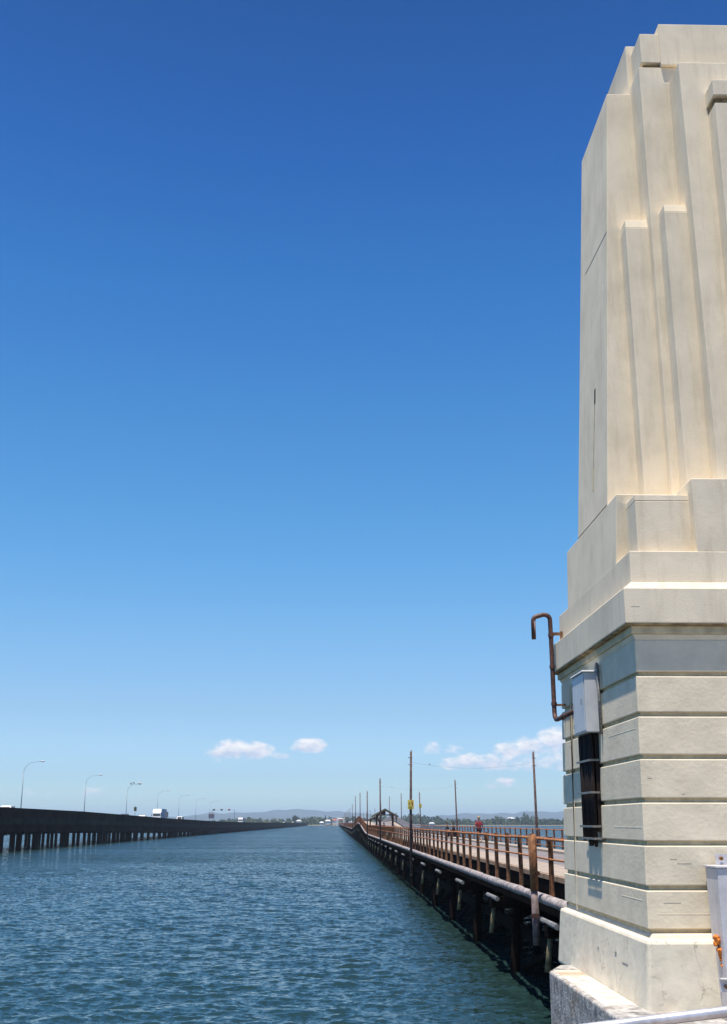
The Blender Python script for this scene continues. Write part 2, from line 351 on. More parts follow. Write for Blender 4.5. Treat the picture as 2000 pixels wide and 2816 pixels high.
sheet('ground', xs, [lambda x: (shore_y(x)+6, -4.5), lambda x: (shore_y(x)+13, -3.2), lambda x: (shore_y(x)+60, -2.6), lambda x: (2600, 1.0), lambda x: (6000, 2.0), lambda x: (13000, 3.0)], landm)
# ridge line read off against the horizon: (photo x, pixels above the horizon)
HY = 8600.0
prof = [(-200, 10), (300, 12), (420, 14), (500, 16), (560, 24), (640, 27), (700, 28), (760, 33), (810, 37), (880, 33), (950, 29), (1020, 24), (1100, 16), (1200, 17), (1280, 26), (1350, 25),
        (1410, 25), (1450, 31), (1545, 30), (1650, 28), (1800, 22), (2200, 14)]
def ridge(px):
    for (a, ha), (b_, hb) in zip(prof, prof[1:]):
        if a <= px <= b_: return ha+(hb-ha)*(px-a)/(b_-a)
    return 12
hx = [-3800+i*45 for i in range(175)]
def hz(x, k):
    px = 925+3158*x/HY; h = ridge(px)+1.2*math.sin(px*.11)+.9*math.sin(px*.31+1)+.5*math.sin(px*.73)
    return h*HY/3280*k
def hrow(y, k, s_): return lambda x: (y+260*math.sin(x*.004+s_), (hz(x, k)*(1+.10*math.sin(x*.011+s_*2)*(1 if k < 1 else 0)))+(0 if k else -4))
sheet('hills', hx, [hrow(HY-1900, 0, 0), hrow(HY-1300, .30, 1), hrow(HY-700, .62, 2), lambda x: (HY, hz(x, 1)), hrow(HY+900, .5, 3), hrow(HY+2000, 0, 4)], hillm)

# ================================================================== TREES on the far shore
def leaf_mass(mb, cx, cy, z0, rx, ry, rz_, cnt, size, rnd=random):
    for _ in range(cnt):
        th = rnd.uniform(0, 6.283); ph = math.acos(rnd.uniform(-.5, 1)); rr = rnd.uniform(.55, 1)
        x = cx+rx*rr*math.cos(th)*math.sin(ph); y = cy+ry*rr*math.sin(th)*math.sin(ph); z = z0+rz_*rr*math.cos(ph)
        s_ = size*rnd.uniform(.6, 1.4); a = Vector((rnd.gauss(0, 1), rnd.gauss(0, 1), rnd.gauss(0, .6))).normalized()
        b_ = a.orthogonal().normalized(); c_ = a.cross(b_); p = Vector((x, y, z))
        mb.add([p+b_*s_, p+c_*s_*.8, p-b_*s_*.9, p-c_*s_], [(0, 1, 2, 3)])
def treeh(px):
    base = 11+1.2*nz(px, .012, 2)
    for c_, h_, w_ in ((1145, 6, 30), (1190, 3, 40), (1300, -2, 40), (1380, 3, 20), (1450, 5, 14), (1500, -1, 40), (1550, -2, 30), (690, 2, 50), (560, -6, 60), (480, -7, 60), (850, 2, 30), (980, 1, 20)):
        base += h_*math.exp(-((px-c_)/w_)**2)
    return max(4.5, base)
mb = [MB(), MB(), MB()]
xx = -420.0
while xx < 420:
    px = 925+3158*xx/1530
    for row in range(2):
        y = shore_y(xx)+(22 if row == 0 else 48)+random.uniform(-5, 5)
        H = treeh(px)*random.uniform(.72, 1.12)*(.62 if row == 0 else .93)
        if 862 < px < 1010 and row == 0 and random.random() < .6: continue
        rx = random.uniform(3.2, 6.5)
        leaf_mass(mb[random.choice((0, 0, 1, 1, 2))], xx+random.uniform(-2, 2), y, -3.4+H*.38, rx, rx, H*.62, int(60+H*5), .95)
    xx += random.uniform(3.2, 5.2)
for sx in list(range(-1500, -420, 9))+list(range(420, 1500, 9)):
    leaf_mass(mb[random.randrange(3)], sx, shore_y(sx)+30, 0, 8, 6, random.uniform(5, 8), 60, 1.9)
wd = empty('woodland', (0, 1540, 0)); tag(wd, kind='stuff')
for i, m_ in enumerate(mb): 
    o = m_.build('foliage', leafs[i], dz=WZ); o.parent = wd; o.matrix_parent_inverse = Matrix.Translation((0, -1540, 0))
def tree(px, y, H, w, kind, label):
    x = (px-925)/3158*y
    r0 = empty('conifer_tree' if kind == 'c' else 'broadleaf_tree', (x, y, WZ-3.3), 0, label, 'tree', 'distinct trees on the far shore')
    MB().tube([(0, 0, -.5), (.1, 0, H*.4), (.05, 0, H*.85)], [.35, .25, .1], 6).build('trunk', bark, r0)
    c = MB(); rd = random.Random(int(px))
    if kind == 'c':
        for k in range(14): z = H*(.14+.86*k/14); leaf_mass(c, 0, 0, z, w*(1-k/15), w*(1-k/15), .5, 24, .5, rd)
    else:
        for k in range(9):
            a = rd.uniform(0, 6.28); d = rd.uniform(0, .55)*w
            leaf_mass(c, d*math.cos(a), d*math.sin(a), H*rd.uniform(.45, .72), w*.55, w*.55, H*.27, 55, .7, rd)
    c.build('crown', leafs[3] if kind == 'c' else leafs[0 if kind == 'd' else 1], r0)
tree(811, 1560, 13.5, 5.2, 'd', 'large round dark tree above the far end of the concrete bridge')
tree(895, 1575, 13.0, 1.7, 'c', 'narrow dark conifer beside the houses left of the far bridge end')
tree(1455, 1575, 14.5, 2.6, 'c', 'pointed conifer above the shore treeline near the cream tower')
tree(1203, 1570, 13.5, 3.0, 'd', 'upright dark tree tallest in the treeline right of the signposted pole')
tree(1371, 1570, 11.8, 5.0, 'd', 'broad dark tree in the treeline above the walking person in red')
tree(1425, 1560, 11.2, 4.6, 'd', 'rounded dark tree just left of the pointed conifer on the far shore')
tree(857, 1560, 11.5, 4.4, 'm', 'mid green bushy tree between the round dark tree and the conifer')
tree(955, 1545, 11.0, 3.6, 'm', 'mid green bushy tree behind the far poles of the timber bridge')

# ------------------------------------------------------------------ houses
def house(px, y, w, h, rm, label, zb=-2.6, name='house', cat='house', d=8, roofh=1.8):
    x = (px-925)/3158*y
    r0 = empty(name, (x, y, WZ+zb), random.uniform(-.3, .3), label, cat, 'houses on the far shore')
    wl = MB().box(-w/2, w/2, -d/2, d/2, -1.5, h).build('wall', wallw, r0)
    e = .5
    MB().add([(-w/2-e, -d/2-e, h), (w/2+e, -d/2-e, h), (w/2+e, d/2+e, h), (-w/2-e, d/2+e, h), (-w/2+1.5, 0, h+roofh), (w/2-1.5, 0, h+roofh)],
             [(0, 1, 5, 4), (2, 3, 4, 5), (1, 2, 5), (3, 0, 4), (3, 2, 1, 0)]).build('roof', rm, r0)
    for k in (-1, 1): MB().box(k*w/4-.6, k*w/4+.6, -d/2-.04, -d/2-.004, .9, 2.0).build('window', glassd, r0)
house(902, 1530, 7, 3.0, roofw, 'white walled house with pale roof left of the red roofed house', -1.2)
house(921, 1545, 6.5, 4.2, roofr, 'red roofed house just behind the far end of the timber bridge', -1.2)
house(936, 1560, 8.5, 4.8, roofw, 'white roofed house right of the red roofed house by the bridge end', -.8)
house(965, 1535, 6, 2.4, roofg, 'low grey roofed house among trees left of the bridge hump', -2.2)
house(984, 1590, 8, 4.5, roofw, 'pale roofed house showing above the rusty hump of the timber bridge', .8)
house(822, 1545, 6, 3.8, roofw, 'pale roofed house below the large round dark tree', -2)
house(765, 1575, 5, 3.6, roofg, 'grey roofed house above the far stretch of the concrete bridge', -1.5)
house(1407, 1590, 9, 3.8, roofw, 'white roofed house showing in the treeline right of the walking person', 1.5, d=6)
house(1188, 1512, 7, 1.6, roofw, 'small white hut low on the waterline right of the signposted pole', -2.9, 'hut', 'hut', 4, 1.6)
house(885, 1525, 5.5, 2.2, roofw, 'small white house at the waterline by the mid green trees', -2.6)

# ================================================================== OLD TIMBER BRIDGE
KX = -.0011
def bx(x, y): return x+KX*y
def hump(y):
    if y < 158 or y > 312: return 0.0
    k = (y-158)/(226-158) if y < 226 else (312-y)/(312-226)
    return 1.5*(.5-.5*math.cos(math.pi*k))
XL, XR_, ZD = 4.7, 11.3, -1.37
old = empty('timber_bridge', (8, 24, WZ), 0, 'long rusty railed timber bridge with a hump running out across the bay', 'bridge')
OI = Matrix.Translation((-8, -24, -WZ))
def ob(mbx, name, mt, parent=old, **k):
    o = mbx.build(name, mt, dz=WZ, **k); o.parent = parent
    o.matrix_parent_inverse = Matrix.Translation(-Vector(parent.location)) if parent.parent is None else Matrix.Identity(4)
    return o
ysb = [17.5]
while ysb[-1] < 1492: ysb.append(ysb[-1]+(3 if ysb[-1] < 60 else 8 if ysb[-1] < 400 else 40))
def strip(x0, x1, z0, z1, rel=True):
    mbx = MB(); vs = []; fs = []
    for y in ysb:
        h = hump(y); vs += [(bx(x0, y), y, z0+h), (bx(x1, y), y, z0+h), (bx(x1, y), y, z1+h), (bx(x0, y), y, z1+h)]
    for i in range(len(ysb)-1):
        a = i*4; fs += [(a+k, a+(k+1) % 4, a+4+(k+1) % 4, a+4+k) for k in range(4)]
    fs += [(0, 1, 2, 3), tuple(len(vs)-4+k for k in range(4))]
    return mbx.add(vs, fs)
ob(strip(5.55, 11.0, -1.72, ZD), 'deck', asphalt)
ob(strip(5.5, 6.85, -1.366, -1.25), 'kerb', kerbm, bevel=.03)
ob(strip(10.2, 11.02, -1.366, -1.27), 'kerb', kerbm)
ob(strip(5.44, 5.497, -1.40, -1.28), 'edge_board', edgem)
ob(strip(5.46, 5.545, -1.74, -1.402), 'shade_strip', timber)  # added dark strip standing in for shade on the slab side
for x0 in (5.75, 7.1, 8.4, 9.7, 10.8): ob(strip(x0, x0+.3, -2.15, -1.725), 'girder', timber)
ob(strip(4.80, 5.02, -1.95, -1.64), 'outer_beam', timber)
ob(strip(5.03, 5.74, -1.90, -1.78), 'sun_block_strip', timber)  # added strip closing the gap so no sun reaches the water below
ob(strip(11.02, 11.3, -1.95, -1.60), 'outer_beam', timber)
# lagged pipe with collars
pts = []; rr = []; y = 22.75
while y < 1480:
    L_ = 1.9 if y < 120 else 12
    pts += [(bx(4.56, y), y, -1.60+hump(y)), (bx(4.56, y), y+L_-.05, -1.60+hump(y+L_))]; k = random.uniform(.95, 1.08); rr += [.104*k, .094*k]; y += L_
o = ob(MB().tube(pts, rr, 10, jit=.05), 'lagged_pipe', lag, smooth=True)
# railings: rails are the part, posts its sub-parts
PS = 2.13; posts = []; yy = 23.03
pys = []
while yy < 1490: pys.append(yy); yy += PS
def rail(x, zs, rad, name, mt):
    mbx = MB()
    for z, r_ in zip(zs, rad):
        ptl = [(bx(x, y), y, z+hump(y)+(random.uniform(-.012, .012))) for y in ([22.6]+pys)]
        mbx.tube(ptl, r_, 6)
    return ob(mbx, name, mt, smooth=True)
rl = rail(XL-.02, (-.36, -.77), (.034, .024), 'railing', rust)
rr_ = rail(XR_, (-.36, -.77, -1.16), (.03, .022, .026), 'railing', rust)
def post_mesh(w, z0, z1, flare=False):
    mbx = MB().box(-w/2, w/2, -w/2, w/2, -1.25, z1)
    mbx = MB(); h = w/2
    mbx.box(-h, h, -h, -h+.014, z0, z1).box(-h, -h+.014, -h, h, z0, z1).box(-h, h, h-.014, h, z0, z1)   # channel section
    if flare: mbx.box(-h*1.9, h*1.2, -h*1.1, h*1.1, z0-.02, z0+.16, top=(-h, h, -h, h))
    return mbx
pm = post_mesh(.095, -1.66, -.30, True).build('post', rustd); pmr = post_mesh(.08, -1.62, -.30).build('post', rustd)
first = True; restL = MB(); restR = MB()
NL, NR = 50, 30
for i, y in enumerate(pys):
    if i < NL:
        o = pm if i == 0 else pm.copy()
        if i: S.collection.objects.link(o)
        o.parent = rl; o.location = (bx(XL+.02, y), y, WZ+hump(y)+random.uniform(-.01, .03)); o.rotation_euler = (random.uniform(-.02, .02), random.uniform(-.02, .02), random.uniform(-.1, .1))
    else: restL.box(bx(XL, y)-.04, bx(XL, y)+.04, y-.04, y+.04, -1.66+hump(y), -.30+hump(y))
    if i < NR:
        o = pmr if i == 0 else pmr.copy()
        if i: S.collection.objects.link(o)
        o.parent = rr_; o.location = (bx(XR_+.02, y), y, WZ+hump(y))
    else: restR.box(bx(XR_, y)-.04, bx(XR_, y)+.04, y-.04, y+.04, -1.62+hump(y), -.30+hump(y))
# posts sit in world coordinates under the railing part (whose parent is the bridge): undo the chain once
for par in (rl, rr_):
    for c in kids(par): c.matrix_parent_inverse = Matrix.Identity(4)
tag(ob(restL, 'post', rustd, parent=old), kind='stuff'); tag(ob(restR, 'post', rustd, parent=old), kind='stuff')
# pale mesh panels on the right side of the hump
mbx = MB(); y = 150
while y < 318:
    for z in (-.30, -.55, -.8, -1.05): mbx.tube([(bx(XR_-.08, y), y, z+hump(y)), (bx(XR_-.08, y+6), y+6, z+hump(y+6))], .03, 4)
    for k in range(4): mbx.box(bx(XR_-.1, y+k*1.5)-.02, bx(XR_-.1, y+k*1.5)+.02, y+k*1.5-.1, y+k*1.5+.1, -1.2+hump(y), -.28+hump(y))
    y += 6
ob(mbx, 'mesh_panel', whitef)
# trestles: one crosshead and four piles each
SP = 8.53; by = 24.45
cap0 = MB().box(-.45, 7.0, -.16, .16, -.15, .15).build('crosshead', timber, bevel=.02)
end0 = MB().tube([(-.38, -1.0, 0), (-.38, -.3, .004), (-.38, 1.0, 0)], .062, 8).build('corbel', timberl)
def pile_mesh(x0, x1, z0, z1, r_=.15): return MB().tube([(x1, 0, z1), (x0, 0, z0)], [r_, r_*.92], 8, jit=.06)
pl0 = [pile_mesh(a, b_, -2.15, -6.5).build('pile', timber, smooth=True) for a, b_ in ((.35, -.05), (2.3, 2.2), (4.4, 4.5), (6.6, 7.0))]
cs0 = MB().tube([(.0, 0, -.30), (-.10, 0, -1.05)], [.055, .065], 8).build('pile_casing', casing, smooth=True)
capR, pileR, casR = MB(), MB(), MB()
k = 0; y = by
while y < 1490:
    h = hump(y); x = bx(4.85, y)
    near = k < 16
    if near:
        for src, (dx_, dz_) in ((cap0, (0, -2.16)), (end0, (0, -2.02)), (cs0, (-.34, -1.93))):
            o = src if k == 0 else src.copy()
            if k: S.collection.objects.link(o)
            o.parent = old; o.location = (x+dx_, y, WZ+dz_+h); o.matrix_parent_inverse = OI
        if k: pass
        for j, src in enumerate(pl0):
            o = src if k == 0 else src.copy()
            if k: S.collection.objects.link(o)
            o.parent = old; o.location = (x, y, WZ+h); o.matrix_parent_inverse = OI; o.rotation_euler[0] = random.uniform(-.02, .02)
    else:
        capR.box(x-.6, x+7.0, y-.16, y+.16, -2.3+h, -2.0+h)
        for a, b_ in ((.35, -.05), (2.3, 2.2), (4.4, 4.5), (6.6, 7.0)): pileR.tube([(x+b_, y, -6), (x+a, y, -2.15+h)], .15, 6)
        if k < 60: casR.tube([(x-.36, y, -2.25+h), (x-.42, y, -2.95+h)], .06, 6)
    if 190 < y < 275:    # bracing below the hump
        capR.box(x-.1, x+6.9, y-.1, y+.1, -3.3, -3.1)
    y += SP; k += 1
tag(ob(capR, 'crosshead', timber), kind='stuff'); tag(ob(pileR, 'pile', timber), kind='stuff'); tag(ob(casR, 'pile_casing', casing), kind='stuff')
# added beams and braces that close off light under the deck
ob(strip(5.2, 5.35, -3.05, -2.75), 'added_waling', timber); ob(strip(7.6, 7.8, -3.4, -2.9), 'added_waling', timber); ob(strip(11.1, 11.25, -3.3, -2.6), 'added_waling', timber)
brR = MB(); y = by
while y < 400:
    h = hump(y); a, b_ = (5.1, 9.0) if int(y/SP) % 2 else (9.0, 5.1)
    brR.tube([(bx(a, y), y+.2, -2.2+h), (bx(b_, y), y+.2, -3.9)], .11, 5)
    brR.tube([(5.3, y, -2.2), (5.3, y+SP, -3.9)], .10, 5); brR.tube([(9.2, y, -3.9), (9.2, y+SP, -2.2)], .12, 5)
    y += SP
ob(brR, 'added_bracing', timber)  # added diagonals that fill the openings and keep the underside dark
# far portal
fp = empty('portal', (bx(7, 1497), 1497, WZ-2.5), 0, 'small pale portal with stepped pillars at the far end of the timber bridge', 'portal')
for sx in (-5.5, 3.5):
    MB().box(sx, sx+3.0, -2, 2, -2, 6).box(sx+.4, sx+2.6, -1.6, 1.6, 6.003, 8.4).box(sx+.8, sx+2.2, -1.2, 1.2, 8.403, 9.6).build('pillar', wallw, fp)
MB().box(-2.5, 3.5, -1.2, 1.2, 5.2, 7.2).build('lintel', roofr, fp)

# ------------------------------------------------------------------ poles along the bridge
def pole(x, y, top, bot, rad, label, lean=0.0, foot=True, sign=None, group='bare poles along the timber bridge'):
    x = bx(x, y)
    r0 = empty('pole', (x, y, WZ+bot), 0, label, 'pole', group)
    MB().tube([(lean*(bot-bot), 0, 0), (0, 0, (top-bot)*.5), (lean*(top-bot), 0, top-bot)], [rad, rad*.9, rad*.72], 10, jit=.03).build('shaft', polem, r0, smooth=True)
    MB().tube([(lean*(top-bot), 0, top-bot-.02), (lean*(top-bot), 0, top-bot+.07)], rad*.8, 8).build('cap', whitep, r0)
    if y < 200:
        for z in (.35, .75): MB().tube([(-rad*1.25-.02, 0, top-bot-z), (rad*1.25+.02, 0, top-bot-z)], .018, 6).build('bolt', rustpipe, r0)
    return r0
P0, PD = 65.0, 44.0
PXR = 11.45
lab_near = ['weathered pole with a yellow warning sign on the left side of the timber bridge', 'unsigned pole in front of the gabled shelter on the timber bridge',
            'thin pole rising just left of the gabled shelter roof', 'thin pole standing at the crest of the rusty hump', 'thin pole just beyond the crest of the rusty hump']
lab_r = ['leaning pole nearest the cream tower, rising behind the thick post', 'pole on the far railing left of the walking person in red',
         'distant pole with a small yellow sign on the far railing', 'pole right of the standing person on top of the hump', 'pole just left of the standing person on top of the hump']
for i in range(12):
    y = P0+PD*i; h = hump(y)
    lb = lab_near[i] if i < 5 else 'far thin pole left of the hump, in the row before the houses'
    pole(4.32 if i else 4.30, y, 3.95+h+(.1 if i else 0), -2.75, .085, lb, lean=-.004 if i else .008)
    lb = lab_r[i] if i < 5 else 'far thin pole showing above the shelter and the distant trees'
    pole(PXR+(.15 if i == 1 else 0), y, 3.92+h, -4.8, .085, lb, lean=(-.003, -.012, -.018, -.006, 0)[i] if i < 5 else 0)
def span(y, z):
    x0, x1 = bx(4.32, y), bx(PXR, y)
    p = [(x0+(x1-x0)*k/12, y, z-.35*(1-(k/6-1)**2)) for k in range(13)]
    o = MB().tube(p, .003, 4).build('span_wire', rubber, dz=WZ)
    tag(o, 'thin sagging wire between the signposted pole and the leaning pole' if y < 70 else 'thin sagging wire between the second pair of poles', 'wire', 'wires between the bridge poles')
    b_ = empty('insulator', p[1] and (p[1][0]+.5, y, WZ+p[1][2]-.02), 0, 'small dark insulator on the wire %s' % ('near the signposted pole' if y < 70 else 'between the second pair of poles'), 'insulator'); b_.scale = (.5, .5, .6)
    MB().tube([(-.12, 0, 0), (-.05, 0, 0), (.05, 0, 0), (.12, 0, 0)], [.012, .028, .028, .012], 8).build('body', rubber, b_); MB().tube([(-.16, 0, 0), (-.12, 0, 0)], .012, 6).build('hook', lampm, b_)
span(65, 3.35); span(109, 3.4)
def wsign(x, y, zc, w, h, label, rz=0):
    r0 = empty('warning_sign', (bx(x, y), y, WZ+zc), rz, label, 'sign', 'yellow signs on the bridge poles')
    MB().box(-w/2, w/2, -.012, .012, -h/2, h/2).build('plate', signy, r0, bevel=.004)
    yf = -.0165
    pk = MB()
    pk.tube([(.07, yf, h*.39), (.07, yf-.002, h*.39)], .028, 10)                                   # diving figure: head
    pk.add([(.02, yf, .16), (.10, yf, .14), (.12, yf, .0), (.05, yf, .02)], [(0, 1, 2, 3)]).add([(.05, yf, .03), (.12, yf, .01), (.13, yf, -.07), (.08, yf, -.06)], [(0, 1, 2, 3)])
    pk.build('figure', signr, r0)
    dg = MB(); 
    dg.add([(-.12, yf, .10), (-.04, yf, .13), (-.03, yf, .03), (-.10, yf, .0)], [(0, 1, 2, 3)]).add([(-.08, yf, .0), (-.03, yf, .02), (-.05, yf, -.06)], [(0, 1, 2)])
    dg.build('symbol', mat('olive_sign_print', (.16, .17, .03), .6), r0)
    tx = MB()
    for k in range(4): tx.box(-w*.36, w*(.30-.06*(k % 2)), yf, yf+.003, -h*.22-k*.034, -h*.22-k*.034+.012)
    tx.build('text_lines', mat('faded_sign_text', (.36, .30, .08), .6), r0)
    MB().box(-.1, .1, .012, .03, -.02, .02).build('bracket', lampm, r0)
wsign(4.30, 65-.12, .98, .345, .51, 'yellow warning sign with a dark figure on the nearest signed pole')
wsign(PXR-.05, 153-.12, 2.15, .38, .52, 'small yellow warning sign on the distant right hand pole')

# thick near post standing outside the railing beside the tower, and broken pile behind it
npost = empty('mooring_pile', (4.295, 25.1, WZ-2.52), 0, 'thick rust brown pile with a jagged top standing against the pipe near the tower', 'pile')
MB().tube([(.0, 0, .0), (0, 0, .5), (-.01, 0, 1.098)], [.076, .078, .074], 12, jit=.05).build('lower_shaft', polel, npost, smooth=True)
o = MB().tube([(-.01, 0, 1.10), (-.01, 0, 1.7), (-.015, 0, 2.26)], [.088, .09, .094], 12, jit=.05).build('upper_shaft', rustd, npost, smooth=True)
for v_ in o.data.vertices:
    if v_.co.z > 2.2: v_.co.z += random.uniform(-.1, .06)
MB().box(.07, .12, -.03, .03, 1.42, 1.50).build('clamp', rustpipe, npost); MB().box(-.10, .06, -.1, -.07, .55, .64).build('bolt', rustpipe, npost)

# ------------------------------------------------------------------ shelters
def shelter(x, y, w, d, zap, zeave, label, pw=.13):
    r0 = empty('shelter', (bx(x, y), y, WZ+ZD+hump(y)), 0, label, 'shelter', 'gabled shelters on the timber bridge'); b_ = -ZD
    ze = zeave+b_; za = zap+b_; hw = w/2; t_ = .20
    for s_ in (-1, 1):
        MB().add([(0, -d/2, za), (0, d/2, za), (s_*hw, d/2, ze), (s_*hw, -d/2, ze), (0, -d/2, za-t_), (0, d/2, za-t_), (s_*hw, d/2, ze-t_), (s_*hw, -d/2, ze-t_)],
                 [(0, 1, 2, 3), (7, 6, 5, 4), (0, 3, 7, 4), (1, 5, 6, 2), (2, 6, 7, 3), (0, 4, 5, 1)]).build('roof', roof_s, r0)
    for sx in (-1, 1):
        for sy in (-1, 1):
            X_ = sx*hw*.62; MB().box(X_-pw/2, X_+pw/2, sy*d*.38-pw/2, sy*d*.38+pw/2, 0, ze+(za-ze)*.36).build('post', woods, r0)
            MB().tube([(X_, sy*d*.38, ze-.45), (X_*.72, sy*d*.38, ze+(za-ze)*.30)], .05, 4).build('brace', woods, r0)
    for sy in (-1, 1):
        MB().box(-hw*.72, hw*.72, sy*d*.38-.05, sy*d*.38+.05, ze+.02, ze+.16).build('tie_beam', woods, r0)
        MB().box(-.06, .06, sy*d*.38-.05, sy*d*.38+.05, ze+.163, za-.13).build('king_post', woods, r0)
    # gable boarding on the left half
    MB().add([(-hw*.55, -d*.38-.055, ze+.17), (-.07, -d*.38-.055, ze+.17), (-.07, -d*.38-.055, za-.18), (-hw*.55, -d*.38-.075, ze+.17), (-.07, -d*.38-.075, ze+.17), (-.07, -d*.38-.075, za-.18)],
             [(0, 1, 2), (5, 4, 3), (0, 3, 4, 1), (1, 4, 5, 2), (2, 5, 3, 0)]).build('gable_board', woods, r0)
    MB().box(-hw*.5, hw*.5, d*.2, d*.36, .42, .48).box(-hw*.5, hw*.5, d*.36, d*.39, .5, .9).build('bench', woods, r0)
shelter(6.5, 150, 3.4, 3.6, 1.76, .86, 'larger gabled shelter with dark posts on the timber bridge deck')
shelter(5.9, 170, 2.2, 2.6, .80, .30, 'smaller shelter partly hidden behind the larger one, nearer the hump')

# ------------------------------------------------------------------ people
def skinmesh(name, joints, edges, radii, material, parent, sub=1):
    me_ = bpy.data.meshes.new(name); me_.from_pydata(joints, edges, []); me_.update()
    o = bpy.data.objects.new(name, me_); S.collection.objects.link(o); o.parent = parent
    o.modifiers.new('skin', 'SKIN'); sv = me_.skin_vertices[0].data
    for i, r_ in enumerate(radii):
        sv[i].radius = (r_, r_) if not isinstance(r_, tuple) else r_; sv[i].use_root = (i == 0)
    s_ = o.modifiers.new('subdivision', 'SUBSURF'); s_.levels = sub; s_.render_levels = sub; me_.materials.append(material)
    return o
def person(x, y, z, rz, label, shirt, trousers, hair, pose='walk', scale=1.0, longt=False):
    r0 = empty('person', (x, y, WZ+z), rz, label, 'person', 'people on the timber bridge'); r0.scale = (scale,)*3
    # facing -Y in local space
    if pose == 'walk': f = dict(hip=.92, kl=(.10, -.12, .50), al=(.11, -.02, .09), tl=(.11, -.15, .03), kr=(-.10, -.02, .49), ar=(-.11, .18, .14), tr=(-.11, .06, .03))
    elif pose == 'stand': f = dict(hip=.92, kl=(.10, -.02, .50), al=(.12, 0, .08), tl=(.14, -.14, .03), kr=(-.10, -.02, .50), ar=(-.12, 0, .08), tr=(-.14, -.14, .03))
    else: f = dict(hip=.50, kl=(.14, -.42, .50), al=(.14, -.40, .09), tl=(.15, -.55, .03), kr=(-.14, -.42, .50), ar=(-.14, -.44, .09), tr=(-.15, -.58, .03))
    H = f['hip']; sh = H+.50; nk = H+.56
    el_l, wl_l = ((.27, .02, sh-.28), (.26, -.12, sh-.50)) if pose != 'sit' else ((.25, -.08, sh-.28), (.16, -.34, sh-.36))
    el_r, wl_r = ((-.27, .06, sh-.28), (-.27, -.06, sh-.51)) if pose != 'sit' else ((-.25, -.08, sh-.28), (-.16, -.34, sh-.36))
    J = [(0, 0, H), (0, 0, H+.2), (0, .01, H+.40), (0, 0, nk), (0, -.01, nk+.07),
         (.17, 0, sh-.02), el_l, wl_l, (-.17, 0, sh-.02), el_r, wl_r,
         (.09, 0, H-.04), f['kl'], f['al'], f['tl'], (-.09, 0, H-.04), f['kr'], f['ar'], f['tr'],
         (0, -.015, nk+.15), (0, -.01, nk+.24)]
    E_ = [(0, 1), (1, 2), (2, 3), (3, 4), (4, 19), (19, 20), (2, 5), (5, 6), (6, 7), (2, 8), (8, 9), (9, 10), (0, 11), (11, 12), (12, 13), (13, 14), (0, 15), (15, 16), (16, 17), (17, 18)]
    rad = [.12, .115, .13, .055, .052, .065, .045, .03, .065, .045, .03, .085, .058, .038, .035, .085, .058, .038, .035, .092, .075]
    # hands: palm, five fingers and a thumb as short chains on the same skeleton
    for w_i, w_p, sd in ((7, wl_l, 1), (10, wl_r, -1)):
        pi_ = len(J); J.append((w_p[0], w_p[1]-.03, w_p[2]-.07)); rad.append((.030, .018)); E_.append((w_i, pi_))
        for kf, ln in enumerate((.07, .08, .075, .06)):
            J.append((w_p[0]+(kf-1.5)*.018, w_p[1]-.055, w_p[2]-.07-ln)); rad.append(.0085); E_.append((pi_, len(J)-1))
        J.append((w_p[0]-sd*.045, w_p[1]-.06, w_p[2]-.09)); rad.append(.010); E_.append((pi_, len(J)-1))
    body = skinmesh('body', J, E_, rad, skin, r0)
    skinmesh('shirt', [J[i] for i in (1, 0, 2, 5, 6, 8, 9)]+[(0, 0, nk-.03), (0, 0, H-.03)], [(0, 1), (0, 2), (2, 3), (3, 4), (2, 5), (5, 6), (2, 7), (1, 8)],
             [.145, .14, .155, .085, .065, .085, .065, .07, .14], shirt, r0)
    kl2 = f['al'] if longt else f['kl']; kr2 = f['ar'] if longt else f['kr']
    jj = [(0, 0, H), J[11], f['kl'], J[15], f['kr']]; ee = [(0, 1), (1, 2), (0, 3), (3, 4)]; ra = [.135, .10, .078, .10, .078]
    if longt: jj += [f['al'], f['ar']]; ee += [(2, 5), (4, 6)]; ra += [.055, .055]
    skinmesh('trousers', jj, ee, ra, trousers, r0)
    bm = bmesh.new(); bmesh.ops.create_uvsphere(bm, u_segments=14, v_segments=9, radius=.108)
    for v_ in bm.verts:
        v_.co.z *= 1.05
        if v_.co.y < -.03 and v_.co.z < .045: v_.co *= .72
        if v_.co.z < -.03: v_.co.z = -.03-.3*(abs(v_.co.z)-.03)
    bmesh.ops.translate(bm, verts=bm.verts, vec=(0, .008, nk+.225)); me_ = bpy.data.meshes.new('hair'); bm.to_mesh(me_); bm.free(); me_.materials.append(hair); me_.shade_smooth()
    o = bpy.data.objects.new('hair', me_); S.collection.objects.link(o); o.parent = r0
    MB().tube([(0, -.09, nk+.20), (0, -.125, nk+.165), (0, -.10, nk+.155)], [.008, .014, .01], 6).build('nose', skin, r0)
    for sx in (-1, 1):
        MB().tube([(sx*.036, -.088, nk+.205), (sx*.036, -.098, nk+.205)], .012, 6).build('eye', hairk, r0)
        MB().tube([(sx*.092, -.005, nk+.215), (sx*.104, 0, nk+.165)], [.016, .011], 6).build('ear', skin, r0)
    MB().box(-.028, .028, -.104, -.092, nk+.108, nk+.118).build('mouth', brownc, r0)
    for tn in ('tl', 'tr'):
        p_ = f[tn]; MB().box(p_[0]-.05, p_[0]+.05, p_[1]-.06, p_[1]+.20, 0, .085).build('shoe', brownc, r0, bevel=.02)
    return r0
person(bx(10.1, 80.5), 80.5, ZD, R(200), 'person in a red checked shirt and dark shorts walking along the far railing', redsh, navy, hairm, 'walk')
person(bx(6.45, 151.2), 151.2, ZD+.0, R(25), 'person in dark clothes seated under the gabled shelter', navy, navy, hairk, 'sit', 1.0, True)
